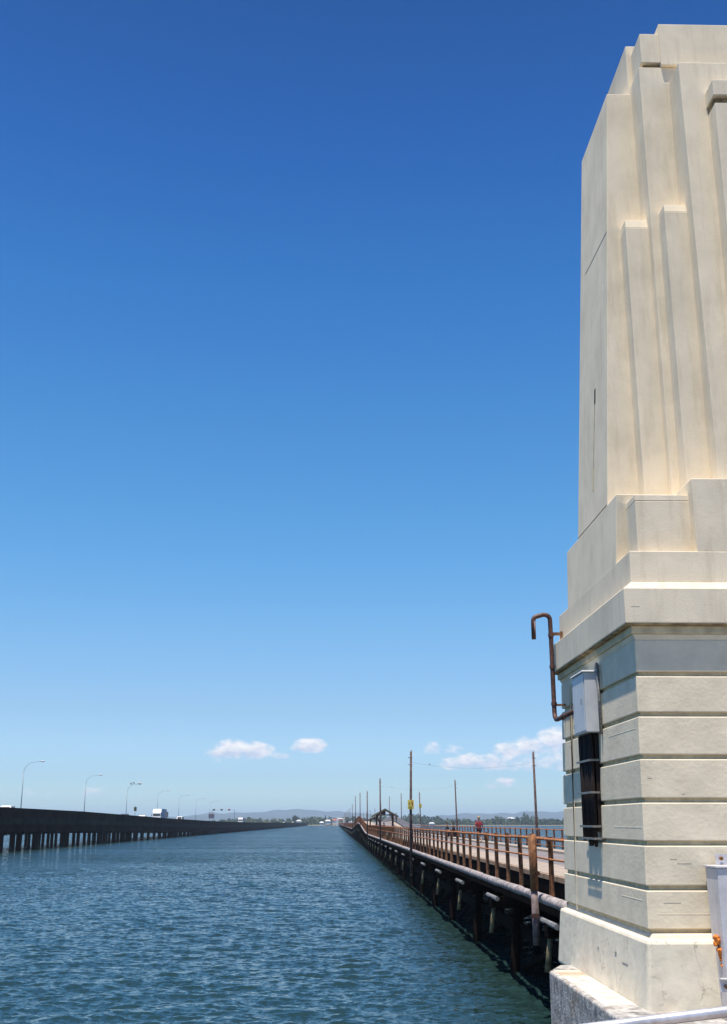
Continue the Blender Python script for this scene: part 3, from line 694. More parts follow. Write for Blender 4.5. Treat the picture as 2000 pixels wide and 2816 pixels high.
person(bx(5.95, 152.2), 151.8, ZD+.0, R(-10), 'person in a white top seated left of the darkly dressed person under the shelter', whitecl, brownc, hairm, 'sit', 1.0, True)
person(bx(11.0, 206), 206, ZD+hump(206)+.0, R(90), 'person in dark clothes standing on top of the hump by the pale fence', brownc, navy, hairk, 'stand', 1.0, True)
person(bx(10.35, 106), 106, ZD, R(60), 'person in navy clothes sitting by the far railing, left one of a pair', navy, navy, hairk, 'sit', 1.0, True)
person(bx(10.9, 105.5), 105.5, ZD, R(100), 'person in brown top sitting by the far railing, right one of a pair', brownc, navy, hairk, 'sit', 1.0, True)
for x_, y_, lb in ((10.38, 106.05, 'dark crate under the left one of the seated pair by the far railing'), (10.93, 105.55, 'dark crate under the right one of the seated pair by the far railing'), (6.47, 151.3, 'dark crate seat under the darkly dressed person in the shelter'), (5.97, 151.9, 'dark crate seat under the person in the white top in the shelter')):
    r0 = empty('crate', (bx(x_, y_), y_, WZ+ZD), 0, lb, 'crate', 'crates used as seats on the bridge')
    MB().box(-.2, .2, -.16, .2, .0, .36).build('box', brownc, r0, bevel=.015); MB().box(-.21, .21, -.17, .21, .362, .40).build('lid', navy, r0, bevel=.01)

# ================================================================== CONCRETE BRIDGE on the left
NK = 25/3158.0
def nx(x, y): return x+NK*y
tp = [(0, 2.35), (160, 2.08), (210, 1.96), (276, 1.42), (303, 1.16), (430, .42), (520, .15), (700, -.05), (1600, -.12)]
def ptop(y):
    for (a, ha), (b_, hb) in zip(tp, tp[1:]):
        if a <= y <= b_: return ha+(hb-ha)*(y-a)/(b_-a)
    return tp[-1][1]
nb = empty('concrete_bridge', (nx(-53, 300), 300, WZ), 0, 'long dark concrete road bridge on many piles with traffic at the left', 'bridge')
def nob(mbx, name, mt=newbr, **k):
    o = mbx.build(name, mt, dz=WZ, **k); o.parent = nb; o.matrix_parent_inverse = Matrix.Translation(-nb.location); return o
ysn = list(range(60, 700, 10))+list(range(700, 1481, 40))+[1481]
def nstrip(x0, x1, d0, d1):
    vs = []; fs = []
    for y in ysn:
        h = ptop(y); k = 1.0 if y < 500 else max(.55, 1-(y-500)/1500)
        vs += [(nx(x0, y), y, h+d0*k), (nx(x1, y), y, h+d0*k), (nx(x1, y), y, h+d1*k), (nx(x0, y), y, h+d1*k)]
    for i in range(len(ysn)-1):
        a = i*4; fs += [(a+k, a+(k+1) % 4, a+4+(k+1) % 4, a+4+k) for k in range(4)]
    fs += [(0, 1, 2, 3), tuple(len(vs)-4+k for k in range(4))]
    return MB().add(vs, fs)
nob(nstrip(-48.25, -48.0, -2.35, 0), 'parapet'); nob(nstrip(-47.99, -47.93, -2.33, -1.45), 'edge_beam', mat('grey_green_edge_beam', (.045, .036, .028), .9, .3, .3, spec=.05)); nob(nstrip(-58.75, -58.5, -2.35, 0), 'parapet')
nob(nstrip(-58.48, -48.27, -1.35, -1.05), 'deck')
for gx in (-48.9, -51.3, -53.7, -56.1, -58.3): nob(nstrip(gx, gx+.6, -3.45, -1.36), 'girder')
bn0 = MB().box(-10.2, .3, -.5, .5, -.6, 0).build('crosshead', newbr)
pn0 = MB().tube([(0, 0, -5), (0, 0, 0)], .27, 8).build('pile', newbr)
cR, pR = MB(), MB(); k = 0; y = 146
NSP = 9.3
while y < 1478:
    zb = ptop(y)+(-3.45)*(1.0 if y < 500 else max(.55, 1-(y-500)/1500)); x = nx(-48.4, y)
    offs = (-.3, -3.3, -6.6, -9.7)
    if k < 25:
        o = bn0 if k == 0 else bn0.copy()
        if k: S.collection.objects.link(o)
        o.location = (x, y, WZ+zb+.25); o.parent = nb; o.matrix_parent_inverse = Matrix.Translation(-nb.location)
        for j, dx_ in enumerate(offs):
            o = pn0 if (k == 0 and j == 0) else pn0.copy()
            if not (k == 0 and j == 0): S.collection.objects.link(o)
            o.location = (x+dx_, y, WZ+zb-.2); o.parent = nb; o.matrix_parent_inverse = Matrix.Translation(-nb.location)
    else:
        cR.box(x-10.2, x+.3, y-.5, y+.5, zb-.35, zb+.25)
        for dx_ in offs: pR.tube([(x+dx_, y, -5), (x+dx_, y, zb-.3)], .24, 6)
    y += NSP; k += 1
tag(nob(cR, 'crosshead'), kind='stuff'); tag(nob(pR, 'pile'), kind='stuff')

def lamp(y, label, birds=False):
    zb = ptop(y)-1.05; top = ptop(y)+8.9
    r0 = empty('street_lamp', (nx(-58.3, y), y, WZ+zb), 0, label, 'street lamp', 'street lamps along the concrete bridge')
    h = top-zb
    MB().tube([(0, 0, 0), (0, 0, h-2.2)], [.085, .05], 8).build('column', lampm, r0, smooth=True)
    pts = [(1.9*(1-math.cos(a)), 0, h-2.2+1.9*math.sin(a)) for a in [R(9*k) for k in range(1, 10)]]+[(2.9, 0, h-.18)]
    MB().tube([(0, 0, h-2.205)]+pts, .03, 6).build('arm', lampm, r0, smooth=True)
    MB().tube([(2.85, 0, h-.18), (3.05, 0, h-.17), (3.5, 0, h-.14), (3.62, 0, h-.14)], [.07, .13, .12, .04], 8).build('lamp_head', lamph, r0, smooth=True)
    return r0, h
names = ['street lamp furthest left, tallest of the row on the concrete bridge', 'second street lamp from the left, between the two leftmost cars',
         'street lamp with birds perched on its arm above the dark car', 'street lamp rising behind the white truck', 'street lamp right of the grey roadside board',
         'thin street lamp between the white van and the sign gantry', 'street lamp beside the large grey sign panel']
for i, yl in enumerate((207, 257, 306, 356, 402, 448, 494)):
    lamp(yl, names[i])
def bird(x, y, z, rz, light, label):
    r0 = empty('bird', (x, y, z), rz, label, 'bird', 'birds perched on the street lamp')
    mt = whitecl if light else mat('grey_brown_feathers', (.10, .09, .12), .8)
    skinmesh('body', [(0, 0, .28), (.20, 0, .34), (-.22, 0, .24), (-.42, 0, .20), (.27, 0, .46), (.31, 0, .56), (.45, 0, .52)], [(0, 1), (0, 2), (2, 3), (1, 4), (4, 5), (5, 6)], [.15, .12, .11, .04, .06, .065, .015], mt, r0)
    for s_ in (-.05, .05): MB().tube([(0, s_, 0), (0, s_, .18)], .012, 5).build('leg', signk, r0)
    for s_ in (-1, 1): MB().add([(.16, s_*.13, .38), (-.40, s_*.06, .26), (-.1, s_*.17, .20), (.16, s_*.11, .37), (-.40, s_*.04, .25), (-.1, s_*.14, .19)], [(0, 1, 2), (5, 4, 3), (0, 3, 4, 1), (1, 4, 5, 2), (2, 5, 3, 0)]).build('wing', grey_s, r0)
lx, lz = nx(-58.3, 306), WZ+ptop(306)+8.9-.09
for dx_, li, lb in ((.95, False, 'dark bird perched first along the lamp arm above the dark car'), (1.65, False, 'dark bird perched second along the lamp arm above the dark car'), (2.9, True, 'pale bird perched third along the lamp arm by the lamp head'), (3.4, True, 'pale bird perched outermost on the lamp head')):
    bird(lx+dx_, 306, lz-(.25 if dx_ < 1.3 else .03), 0 if li else 3.0, li, lb)

# ------------------------------------------------------------------ vehicles
def wheel(r0, x, y, r_=.33, w=.2):
    o = MB().tube([(x-w/2, y, r_), (x+w/2, y, r_)], r_, 14).build('wheel', rubber, r0)
    MB().tube([(x-w/2-.01, y, r_), (x+w/2+.01, y, r_)], r_*.55, 10).build('rim', lamph, o)
def car(x, y, paint, label, van=False):
    r0 = empty('van' if van else 'car', (nx(x, y), y, WZ+ptop(y)-1.046), 0, label, 'van' if van else 'car', 'vehicles on the concrete bridge')
    w = .86; hh = 1.95 if van else 1.42
    prof_ = [(-2.2, .30), (-2.25, .62), (-2.1, .80), (-1.2, .92), (-.55, hh-.04), (-.3, hh), (1.1, hh), (1.5, hh-.08), (2.0, .98), (2.25, .90), (2.28, .35)] if not van else \
            [(-2.3, .30), (-2.35, .8), (-2.1, 1.05), (-1.5, hh-.1), (-1.3, hh), (2.2, hh), (2.35, hh-.1), (2.38, .35)]
    n_ = len(prof_); vs = []
    for sx in (-1, 1): vs += [(sx*w*(1 if z < .95 else .84), y_, z) for y_, z in prof_]
    MB().add(vs, [tuple(range(n_)), tuple(range(2*n_-1, n_-1, -1))]+[(i, (i+1) % n_, n_+(i+1) % n_, n_+i) for i in range(n_)]).build('body', paint, r0, bevel=.05)
    zt = hh-.12
    MB().add([(-.66, -1.17 if not van else -2.06, .98 if not van else 1.12), (.66, -1.17 if not van else -2.06, .98 if not van else 1.12), (.62, -.64 if not van else -1.57, zt), (-.62, -.64 if not van else -1.57, zt)], [(0, 1, 2, 3)]).build('windscreen', glassd, r0)
    for sx in (-1, 1):
        MB().box(sx*w*.93-.02, sx*w*.93+.02, -.5 if not van else -1.4, 1.3 if not van else 2.0, .98, zt-.03).build('side_window', glassd, r0)
        wheel(r0, sx*.76, -1.4); wheel(r0, sx*.76, 1.4)
        MB().box(sx*.6-.14, sx*.6+.14, -2.29 if not van else -2.36, -2.2, .60, .74).build('headlight', lamph, r0)
car(-50.2, 171, whitep, 'white car whose roof shows above the parapet at the far left')
car(-50.2, 262, darkp, 'dark car on the concrete bridge below the lamp with birds')
car(-49.9, 283, whitep, 'white car between the dark car and the white truck')
car(-50.5, 352, whitep, 'white van just right of the grey roadside board', True)
car(-51.5, 1130, whitep, 'white van at the far end of the concrete bridge', True)
car(-51.5, 960, whitep, 'white car halfway between the second truck and the bridge end')
def truck(x, y, label, L_=8.5, hh=3.75):
    r0 = empty('truck', (nx(x, y), y, WZ+ptop(y)-1.046), 0, label, 'truck', 'trucks on the concrete bridge')
    w = 1.22
    MB().box(-w+.05, w-.05, -2.0, -.1, .45, 2.75, top=(-w+.12, w-.12, -1.75, -.1)).build('cab', whitep, r0, bevel=.08)
    MB().box(-w, w, .05, L_, .95, hh).build('cargo_box', mat('pale_blue_grey_box', (.42, .46, .55), .6), r0, bevel=.03)
    MB().box(-w+.03, w-.03, -1.7, .0, 2.76, hh-.1, top=(-w+.15, w-.15, -.9, .0)).build('wind_deflector', whitep, r0, bevel=.05)
    MB().add([(-1.0, -2.0+.155-.02, 1.65), (1.0, -1.865, 1.65), (.97, -1.815, 2.35), (-.97, -1.815, 2.35)], [(0, 1, 2, 3)]).build('windscreen', glassd, r0)
    MB().box(-1.05, 1.05, -2.06, -1.98, .75, 1.25).build('grille', darkp, r0)
    for sx in (-1, 1):
        MB().box(sx*1.35-.08, sx*1.35+.08, -1.9, -1.8, 1.75, 2.25).build('mirror', signk, r0)
        MB().box(sx*.85-.15, sx*.85+.15, -2.07, -2.005, .55, .72).build('headlight', lamph, r0)
        for yy_ in (-1.2, 3.6, 6.6): wheel(r0, sx*1.0, yy_, .48, .28)
truck(-53.0, 325, 'white truck with a tall box body on the concrete bridge'); truck(-53.2, 585, 'smaller looking distant white truck right of the sign gantry', 7, 3.4)
# ------------------------------------------------------------------ road signs on the concrete bridge
def board(x, y, zb, zt, w, label, name='road_sign', pm_=grey_s, striped=False):
    r0 = empty(name, (nx(x, y), y, WZ+ptop(y)-1.05), 0, label, 'sign', 'roadside signs on the concrete bridge'); d = ptop(y)-1.05
    MB().box(-w/2, w/2, -.03, .03, zb-d, zt-d).build('panel', pm_, r0)
    for s_ in ((-.3, .3) if w > 1 else (0,)): MB().tube([(s_*w, .06, 0), (s_*w, .06, zt-d+.25 if w < 1 else zt-d)], .04, 6).build('post', lampm, r0)
    if striped: MB().box(-w/2+.02, w/2-.02, -.05, -.033, zt-d-.55, zt-d-.1).build('pale_strip', lamph, r0)
board(-48.6, 266, 2.55, 3.45, .62, 'small dark sign on a pole between the birds lamp and the truck', pm_=mat('olive_dark_sign', (.08, .085, .04), .7))
board(-48.6, 313, 1.3, 2.8, .85, 'grey board just right of the white truck')
board(-49.5, 425, 1.5, 3.55, 2.1, 'large grey sign panel with a pale top strip before the signal gantry', striped=True)
gy = 500; r0 = empty('signal_gantry', (nx(-52.8, gy), gy, WZ+ptop(gy)-1.05), 0, 'thin gantry with three small dark lane signals over the concrete bridge', 'gantry'); d = ptop(gy)-1.05
for sx in (-5.2, 4.6): MB().tube([(sx, 0, 0), (sx, 0, 5.4-d)], .09, 6).build('column', lampm, r0)
MB().tube([(-5.2, 0, 5.35-d), (4.6, 0, 5.35-d)], .07, 6).build('beam', lampm, r0)
for sx, mt in ((-4.4, signk), (-1.1, signk), (2.2, signr)):
    MB().box(sx-.45, sx+.45, -.14, .14, 5.0-d, 5.65-d).build('lane_signal', mt, r0, bevel=.04)

# ================================================================== THE TOWER
tw = empty('tower', (7.2, 19.7, WZ-2.6), 0, 'cream painted concrete art deco bridge tower with stepped buttresses and banded base', 'tower')
TI = Matrix.Translation(-tw.location)
CX2, CY2 = 14.4, 39.44
def tb(name, x0, yf, z0, z1, mt=cream, bevel=.014, x1=None, y1=None, x0t=None, yft=None, label=None):
    """block of the tower, symmetrical about the tower's centre; x0t / yft give the battered top"""
    xt = x0 if x0t is None else x0t; yt = yf if yft is None else yft
    o = MB().box(x0, CX2-x0 if x1 is None else x1, yf, CY2-yf if y1 is None else y1, z0, z1,
                 top=(xt, CX2-xt if x1 is None else x1, yt, CY2-yt if y1 is None else y1)).build(name, mt, dz=WZ, bevel=bevel)
    o.parent = tw; o.matrix_parent_inverse = TI
    if label: o['label'] = label
    return o
# banded wall: recessed core and nine courses
BX = lambda z: 4.50+.026*(z+.3)
BY = lambda z: 16.76+.026*(z+.3)
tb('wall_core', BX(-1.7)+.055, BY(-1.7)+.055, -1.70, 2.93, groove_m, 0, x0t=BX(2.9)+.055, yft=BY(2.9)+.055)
gz = [2.78, 2.22, 1.61, .98, .35, -.26, -.88, -1.47]
for a, b_ in zip(gz, gz[1:]):
    z1_, z0_ = a-.068, b_
    tb('course', BX(z0_), BY(z0_), z0_, z1_, creamb, .016, x0t=BX(z1_), yft=BY(z1_))
# form-board ridges, scuffs and scratches on the courses and the plinth
rq = random.Random(21)
def relief(name, x0, x1, y0, y1, z0, z1, mt):
    o = MB().box(x0, x1, y0, y1, z0, z1).build(name, mt, dz=WZ, bevel=.003); o.parent = tw; o.matrix_parent_inverse = TI
for a, b_ in list(zip(gz, gz[1:]))[::2]:
    z_ = b_+(a-b_)*rq.choice((.33, .42, .6)); xx0 = BX(z_)+rq.uniform(.02, .2); xx1 = xx0+rq.uniform(.5, 1.6)
    if a < 0: relief('board_ridge', xx0, xx1, BY(z_)-.0022, BY(z_)+.02, z_, z_+.012, creamb)
    z_ = b_+(a-b_)*rq.choice((.3, .5, .62)); yy0 = BY(z_)+rq.uniform(.03, .3)
    relief('board_ridge', BX(z_)-.0022, BX(z_)+.02, yy0, yy0+rq.uniform(.7, 2.0), z_, z_+.012, creamb)
for x_, z_, w_ in ((4.86, -.52, .10), (4.96, -.58, .22), (4.72, -1.12, .25), (5.12, .40, .04), (4.62, .63, .07), (4.52, 3.2, .13)):
    f_ = 16.68 if z_ > 2.9 else BY(z_)
    relief('scratch', x_, x_+w_, f_-.002, f_+.01, z_, z_+.006, scuffm)
for y_, z_, w_ in ((17.6, -2.05, .35), (17.2, -2.30, .25), (18.3, -1.95, .12), (19.5, -2.0, .1)):
    relief('scratch', 4.36-.002, 4.40, y_, y_+w_, z_, z_+.008, scuffm)
tb('course', BX(2.7)+.02, BY(2.7)+.02, 2.695, 2.80, creamb, .012, x0t=BX(2.8)-.03, yft=BY(2.8)-.03)
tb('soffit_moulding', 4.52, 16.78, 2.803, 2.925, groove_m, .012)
tb('plinth', 4.32, 16.50, -2.62, -1.60, white_c, .055, x0t=4.40, yft=16.55)
tb('plinth_cap', 4.47, 16.66, -1.62, -1.53, cream, .02, x0t=4.52, yft=16.70)
# chipped joints on the courses
tb('cornice', 4.42, 16.68, 2.95, 3.50, cream, .014)
tb('cornice_lip', 4.435, 16.695, 2.925, 2.952, stained, 0)
tb('cornice_weathering', 4.50, 16.76, 3.503, 3.62, cream, .01, x0t=4.575, yft=16.835)
tb('pedestal', 4.585, 16.845, 3.60, 4.13, cream, .014, x0t=4.60, yft=16.86)
tb('pedestal_buttress', 4.60, 17.75, 4.10, 5.30, cream, .014, x0t=4.66, yft=17.65)
tb('pedestal_step', 4.80, 17.08, 4.10, 5.02, cream, .014)
tb('pedestal_step', 4.80, 17.08, 5.023, 5.12, cream, .006, x0t=4.805, yft=17.085)
tb('pedestal_step', 5.68, 16.865, 4.12, 5.34, cream, .014)
tb('shaft', 4.64, 18.49, 4.2, 13.78, cream, .012, x0t=5.22, yft=18.57)
tb('crown_block', 5.66, 18.575, 13.70, 14.90, cream, .012)
tb('low_rib', 5.28, 18.15, 5.0, 10.60, cream, .012); tb('low_rib', 5.285, 18.155, 10.603, 10.78, cream, .006, x0t=5.295, yft=18.19)
tb('rib', 5.69, 17.95, 5.0, 13.93, cream, .012, x0t=5.70, yft=17.95)
tb('low_rib', 5.84, 17.58, 5.0, 10.60, cream, .012); tb('low_rib', 5.845, 17.585, 10.603, 10.76, cream, .006, x0t=5.85, yft=17.62)
tb('rib_cap', 5.80, 18.02, 13.932, 14.02, stained, 0)
tb('rib_cap', 5.755, 17.93, 14.022, 14.67, cream, .012)
tb('crown_block', 6.12, 17.88, 13.935, 14.86, cream, .012)
tb('rib', 6.25, 17.20, 5.0, 13.57, cream, .012, x0t=6.25, yft=17.33)
tb('centre_rib', 6.70, 16.93, 5.0, 12.42, cream, .012)
tb('centre_rib_cap', 6.72, 17.0, 12.422, 12.56, stained, 0); tb('centre_rib_cap', 6.68, 16.90, 12.562, 12.88, cream, .012)
# construction joints, drain slot and its rust streak on the left face
def face_strip(name, ya, za, yb, zb, hw, mt, off=.004, xa=None, xb=None):
    X_ = lambda z: 4.64+.0605*(z-4.2)
    xa = X_(za) if xa is None else xa; xb = X_(zb) if xb is None else xb
    d = Vector((0, yb-ya, zb-za)).normalized(); n_ = Vector((0, -d.z, d.y))*hw
    A = Vector((xa-off, ya, za)); B = Vector((xb-off, yb, zb)); th = Vector((off+.02, 0, 0))
    o = MB().add([A+n_, B+n_, B-n_, A-n_, A+n_+th, B+n_+th, B-n_+th, A-n_+th], [(0, 1, 2, 3), (7, 6, 5, 4), (0, 4, 5, 1), (1, 5, 6, 2), (2, 6, 7, 3), (3, 7, 4, 0)]).build(name, mt, dz=WZ)
    o.parent = tw; o.matrix_parent_inverse = TI
face_strip('joint', 18.56, 10.75, 20.4, 10.83, .0045, dark_line)
face_strip('joint', 18.52, 5.36, 20.9, 5.36, .011, dark_line)
face_strip('rust_streak', 19.52, 7.62, 19.58, 6.35, .016, stained)
face_strip('rust_streak', 19.57, 6.36, 19.60, 5.95, .035, yellow_st, off=.006)
face_strip('drain_hole', 19.50, 7.64, 19.49, 7.93, .05, dark_line, off=.006)
# vertical rust run where the corner post meets the tower, flaking patches on the plinth
rnd = random.Random(3)
# far pilaster strip seen at the left edge of the banded wall
for z0_, z1_ in ((-1.55, 2.6),):
    tb('chase', 4.462, 21.6, z0_, z1_, creamb, 0, x1=4.53, y1=21.612, x0t=4.565)
# footing along the water side
ft = MB(); ft.prism([(3.79, 9.0), (5.2, 9.0), (5.2, 21.74), (4.12, 21.74), (3.78, 20.91)], -7.0, -2.52)
o = ft.build('footing', foot_m, dz=WZ, bevel=.04, seg=3); o.parent = tw; o.matrix_parent_inverse = TI; o['label'] = 'rough grey footing with a rust stained top edge'
o = MB().box(3.86, 4.32, 17.0, 21.0, -2.522, -2.512, top=(3.88, 4.31, 17.0, 20.9)).build('footing_render', mat('white_render_smear', (.72, .66, .58), .85, .25, 4, .8, 14, stain=(.45, .25, .12), stain_amt=.6, bdist=.02), dz=WZ); o.parent = tw; o.matrix_parent_inverse = TI
rm_ = o.data.materials[0]; t = rm_.node_tree; g2 = t.nodes.new('ShaderNodeNewGeometry'); sx_ = t.nodes.new('ShaderNodeSeparateXYZ'); t.links.new(g2.outputs['Position'], sx_.inputs[0])
def mth(op, a_, b_):
    q_ = t.nodes.new('ShaderNodeMath'); q_.operation = op
    for i_, v_ in enumerate((a_, b_)):
        if isinstance(v_, (int, float)): q_.inputs[i_].default_value = v_
        else: t.links.new(v_, q_.inputs[i_])
    return q_.outputs[0]
nz_ = t.nodes.new('ShaderNodeTexNoise'); nz_.inputs['Scale'].default_value = 4; nz_.inputs['Detail'].default_value = 5; t.links.new(g2.outputs['Position'], nz_.inputs['Vector'])
dist = mth('ABSOLUTE', mth('SUBTRACT', sx_.outputs[1], 20.45), 0)
fac = mth('MULTIPLY', mth('SUBTRACT', mth('ADD', mth('MULTIPLY', nz_.outputs[0], .9), .05), dist), 1.6); fc = t.nodes.new('ShaderNodeClamp'); t.links.new(fac, fc.inputs[0])
pb = t.nodes['Principled BSDF']; src_ = pb.inputs['Base Color'].links[0].from_socket
mi_ = t.nodes.new('ShaderNodeMixRGB'); t.links.new(fc.outputs[0], mi_.inputs[0]); t.links.new(src_, mi_.inputs[1]); mi_.inputs[2].default_value = (.36, .22, .13, 1); t.links.new(mi_.outputs[0], pb.inputs['Base Color'])

# ------------------------------------------------------------------ cabinet on the tower's left face
XW = 4.545
cb = empty('cabinet', (4.43, 19.7, WZ+1.5), 0, 'pale blue grey metal cabinet fixed to the tower above the black conduits', 'cabinet')
MB().box(4.30-4.43, XW-4.43+.02, 19.23-19.7, 20.19-19.7, 0, 1.03).build('body', cab_m, cb, bevel=.012)
MB().box(4.285-4.43, 4.298-4.43, 19.26-19.7, 20.16-19.7, .03, 1.0).build('door', cab_m, cb, bevel=.005)
MB().box(4.26-4.43, XW-4.43+.02, 19.20-19.7, 20.22-19.7, 1.032, 1.06, top=(4.27-4.43, XW-4.43+.02, 19.21-19.7, 20.21-19.7)).build('lid', cab_m, cb, bevel=.006)
for z_ in (.12, .50, .86): MB().tube([(4.288-4.43, 20.165-19.7, z_), (4.288-4.43, 20.165-19.7, z_+.07)], .012, 6).build('hinge', strap_m, cb)
MB().tube([(4.275-4.43, 19.36-19.7, .48), (4.255-4.43, 19.36-19.7, .48), (4.255-4.43, 19.36-19.7, .58), (4.275-4.43, 19.36-19.7, .58)], .008, 6).build('handle', strap_m, cb)
MB().tube([(XW-4.43-.03, 19.10-19.7, 1.12), (XW-4.43-.03, 19.10-19.7, -.05)], .028, 8).build('conduit', strap_m, cb, smooth=True)
MB().tube([(XW-4.43-.03, 19.10-19.7, 1.12), (XW-4.43-.03, 19.14-19.7, 1.16), (XW-4.43-.03, 19.24-19.7, 1.10)], .028, 8).build('conduit', strap_m, cb, smooth=True)
cbn = empty('conduit_bundle', (4.44, 19.85, WZ-.5), 0, 'bundle of black conduits strapped to the tower below the cabinet', 'conduits')
rd = random.Random(4); k = 0; yv = 19.42
while yv < 20.34:
    r_ = rd.choice((.032, .04, .05)); zb = rd.uniform(-.42, -.05)+.5
    xx_ = 4.43-rd.uniform(0, .035)
    MB().tube([(xx_-4.44, yv-19.85, 1.99), (xx_-4.44, yv-19.85+rd.uniform(-.01, .01), 1.0), (xx_-4.44, yv-19.85, zb)], r_, 8).build('conduit', black_m, cbn, smooth=True)
    yv += r_*2.05; k += 1
MB().box(4.46-4.44, 4.52-4.44, 19.40-19.85, 20.36-19.85, .35, 1.99).build('backing_board', black_m, cbn)
for zs_ in (1.52, .98, .42, .22):
    MB().box(4.345-4.44, 4.362-4.44, 19.36-19.85, 20.42-19.85, zs_, zs_+.035).box(4.362-4.44, XW-4.44+.01, 19.36-19.85, 19.375-19.85, zs_, zs_+.035).build('strap', strap_m, cbn)

# ------------------------------------------------------------------ goose necked vent pipe at the tower's far corner
vp = empty('vent_pipe', (4.33, 22.2, WZ+2.0), 0, 'rusty brown goose necked pipe standing beside the tower wall', 'pipe')
def P_(x, y, z): return (x-4.33, y-22.2, z-2.0)
def arc(c, r_, a0, a1, n_, plane='xz'):
    return [(c[0]+r_*math.cos(R(a0+(a1-a0)*k/n_)), c[1], c[2]+r_*math.sin(R(a0+(a1-a0)*k/n_))) for k in range(n_+1)]
pp = [P_(3.985, 22.2, 3.58), P_(3.985, 22.2, 3.95)]+[P_(*q_) for q_ in arc((4.085, 22.2, 3.95), .10, 180, 100, 4)]+[P_(4.20, 22.2, 4.085)]+[P_(*q_) for q_ in arc((4.23, 22.2, 3.98), .10, 85, 0, 4)]+[P_(4.335, 22.2, 3.6), P_(4.335, 22.2, 2.12)]
pp += [P_(4.335, 22.17, 2.03), P_(4.34, 22.08, 1.965), P_(4.345, 21.9, 1.955), P_(4.36, 20.3, 1.965)]
MB().tube(pp, .046, 10).build('pipe', rustpipe, vp, smooth=True)
for z in (3.66, 3.02, 2.28): MB().tube([P_(4.335, 22.2, z-.035), P_(4.335, 22.2, z+.035)], .058, 10).build('collar', rustpipe, vp)
MB().tube([P_(4.35, 21.5, 1.957), P_(4.352, 21.42, 1.957)], .058, 10).build('collar', rustpipe, vp)
MB().box(*[a-b_ for a, b_ in zip((4.36, 4.56), (4.33, 4.33))], -.02, .02, 3.66-2.0, 3.72-2.0).box(4.53-4.33, 4.57-4.33, -.03, .03, 3.5-2.0, 3.74-2.0).build('bracket', rustd, vp)
MB().box(4.37-4.33, 4.56-4.33, -.02, .02, .24, .28).build('bracket', rustd, vp)

# ------------------------------------------------------------------ corner post with brackets, handrail, platform and ground
cp = empty('gate_post', (5.6, 16.45, WZ-3.2), 0, 'pale grey steel gate post with a flat top standing against the tower front', 'post')
MB().box(5.37-5.6, 5.95-5.6, 16.17-16.45, 16.65-16.45, 0, 2.58, top=(5.345-5.6, 5.925-5.6, 16.17-16.45, 16.68-16.45)).build('column', postw, cp, bevel=.012)
MB().box(5.325-5.6, 5.94-5.6, 16.15-16.45, 16.70-16.45, 2.583, 2.61).build('top_plate', postw, cp, bevel=.004)
MB().box(5.50-5.6, 5.72-5.6, 16.655-16.45, 16.665-16.45, 2.615, 2.76).build('lug', postw, cp)
MB().tube([(5.57-5.6, 16.64-16.45, 2.70), (5.57-5.6, 16.60-16.45, 2.70)], .028, 8).build('bolt', rustd, cp)
MB().box(5.24-5.6, 5.44-5.6, 16.12-16.45, 16.135-16.45, .98, 1.14).build('lug', postw, cp)
MB().box(5.24-5.6, 5.44-5.6, 16.04-16.45, 16.135-16.45, 1.142, 1.156).build('lug', postw, cp)
MB().tube([(5.32-5.6, 16.12-16.45, 1.05), (5.32-5.6, 16.08-16.45, 1.05)], .028, 8).build('bolt', rustd, cp)
rs = empty('rust_growth', (5.33, 16.45, WZ-2.0), 0, 'bright orange rust lumps running down between plinth and gate post', 'rust')
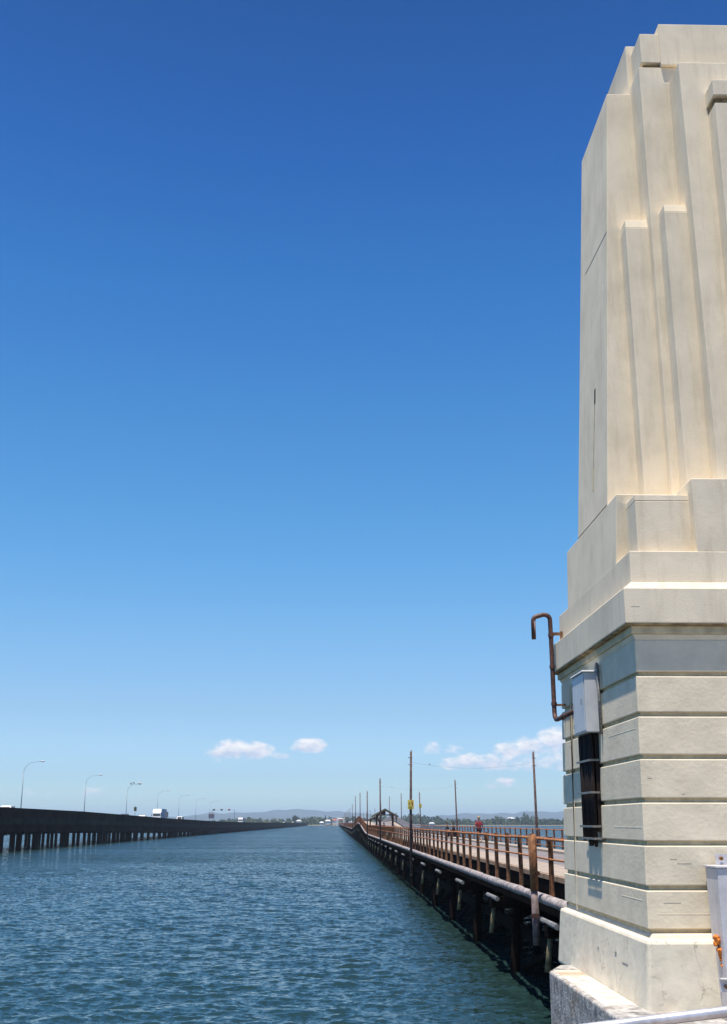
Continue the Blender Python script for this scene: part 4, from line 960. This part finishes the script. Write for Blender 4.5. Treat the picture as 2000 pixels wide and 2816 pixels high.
for x_, z_, r_ in ((-.02, .47, .045), (.0, .43, .05), (-.03, .40, .038), (.02, .31, .05), (.03, .26, .042), (.035, .20, .035), (.04, .12, .03), (.05, .02, .026), (.055, -.08, .022), (.06, -.18, .016)):
    bm = bmesh.new(); mm_ = bmesh.ops.create_icosphere(bm, subdivisions=2, radius=r_)
    for v_ in mm_['verts']: v_.co += Vector((rnd.uniform(-1, 1), rnd.uniform(-1, 1), rnd.uniform(-1, 1)))*.008
    me_ = bpy.data.meshes.new('lump'); bm.to_mesh(me_); bm.free(); me_.materials.append(orange)
    o = bpy.data.objects.new('lump', me_); S.collection.objects.link(o); o.parent = rs; o.location = (x_, -.12, z_-.02)
MB().add([(.0, -.08, .45), (.07, -.08, .45), (.09, -.08, -.25), (.06, -.08, -.25), (.0, -.05, .45), (.07, -.05, .45), (.09, -.05, -.25), (.06, -.05, -.25)], [(0, 1, 2, 3), (7, 6, 5, 4), (0, 4, 5, 1), (1, 5, 6, 2), (2, 6, 7, 3), (3, 7, 4, 0)]).build('rust_run', rustd, rs)
hr = empty('handrail', (1.5, 4.75, WZ-1.65), 0, 'galvanised tube handrail crossing the bottom right corner', 'handrail')
zt = lambda x: -.895+.108*x-.004*(x-1.4)**2
MB().tube([(x-1.5, 0, zt(x)+1.65) for x in [i*.25-1.0 for i in range(26)]], .0215, 12).build('rail', galv, hr, smooth=True)
for x in (-.8, 3.2, 4.9): MB().tube([(x-1.5, 0, 0), (x-1.5, 0, zt(x)+1.65)], .021, 10).build('post', galv, hr, smooth=True)
tag(MB().box(-1.6, 9, -12, 4.95, -1.95, -1.65).build('pavement', kerbm, dz=WZ), kind='structure')
g_ = MB().prism([(5.21, 5.0), (40, 5.0), (40, 18.0), (16, 22.5), (5.21, 22.5)], -7, -2.66); tag(g_.build('ground', foot_m, dz=WZ), kind='structure')
tag(MB().prism([(-1.5, -400), (400, -400), (400, 18), (41, 18), (41, 4.9), (-1.5, 4.9)], -7, -1.97).build('ground', rockm, dz=WZ), kind='structure')

# ================================================================== HAZE
hzb = MB().box(-13500, 13500, -3000, 13800, -8.5, 122).build('haze', leafs[0], dz=WZ)
hm = bpy.data.materials.new('haze_air'); hm.use_nodes = True; t = hm.node_tree; t.nodes.clear()
o_ = t.nodes.new('ShaderNodeOutputMaterial'); pv = t.nodes.new('ShaderNodeVolumePrincipled')
pv.inputs['Color'].default_value = (.64, .79, 1.0, 1); pv.inputs['Density'].default_value = 1.3e-4; pv.inputs['Anisotropy'].default_value = .2
t.links.new(pv.outputs[0], o_.inputs['Volume']); hzb.data.materials.clear(); hzb.data.materials.append(hm); tag(hzb, kind='stuff')
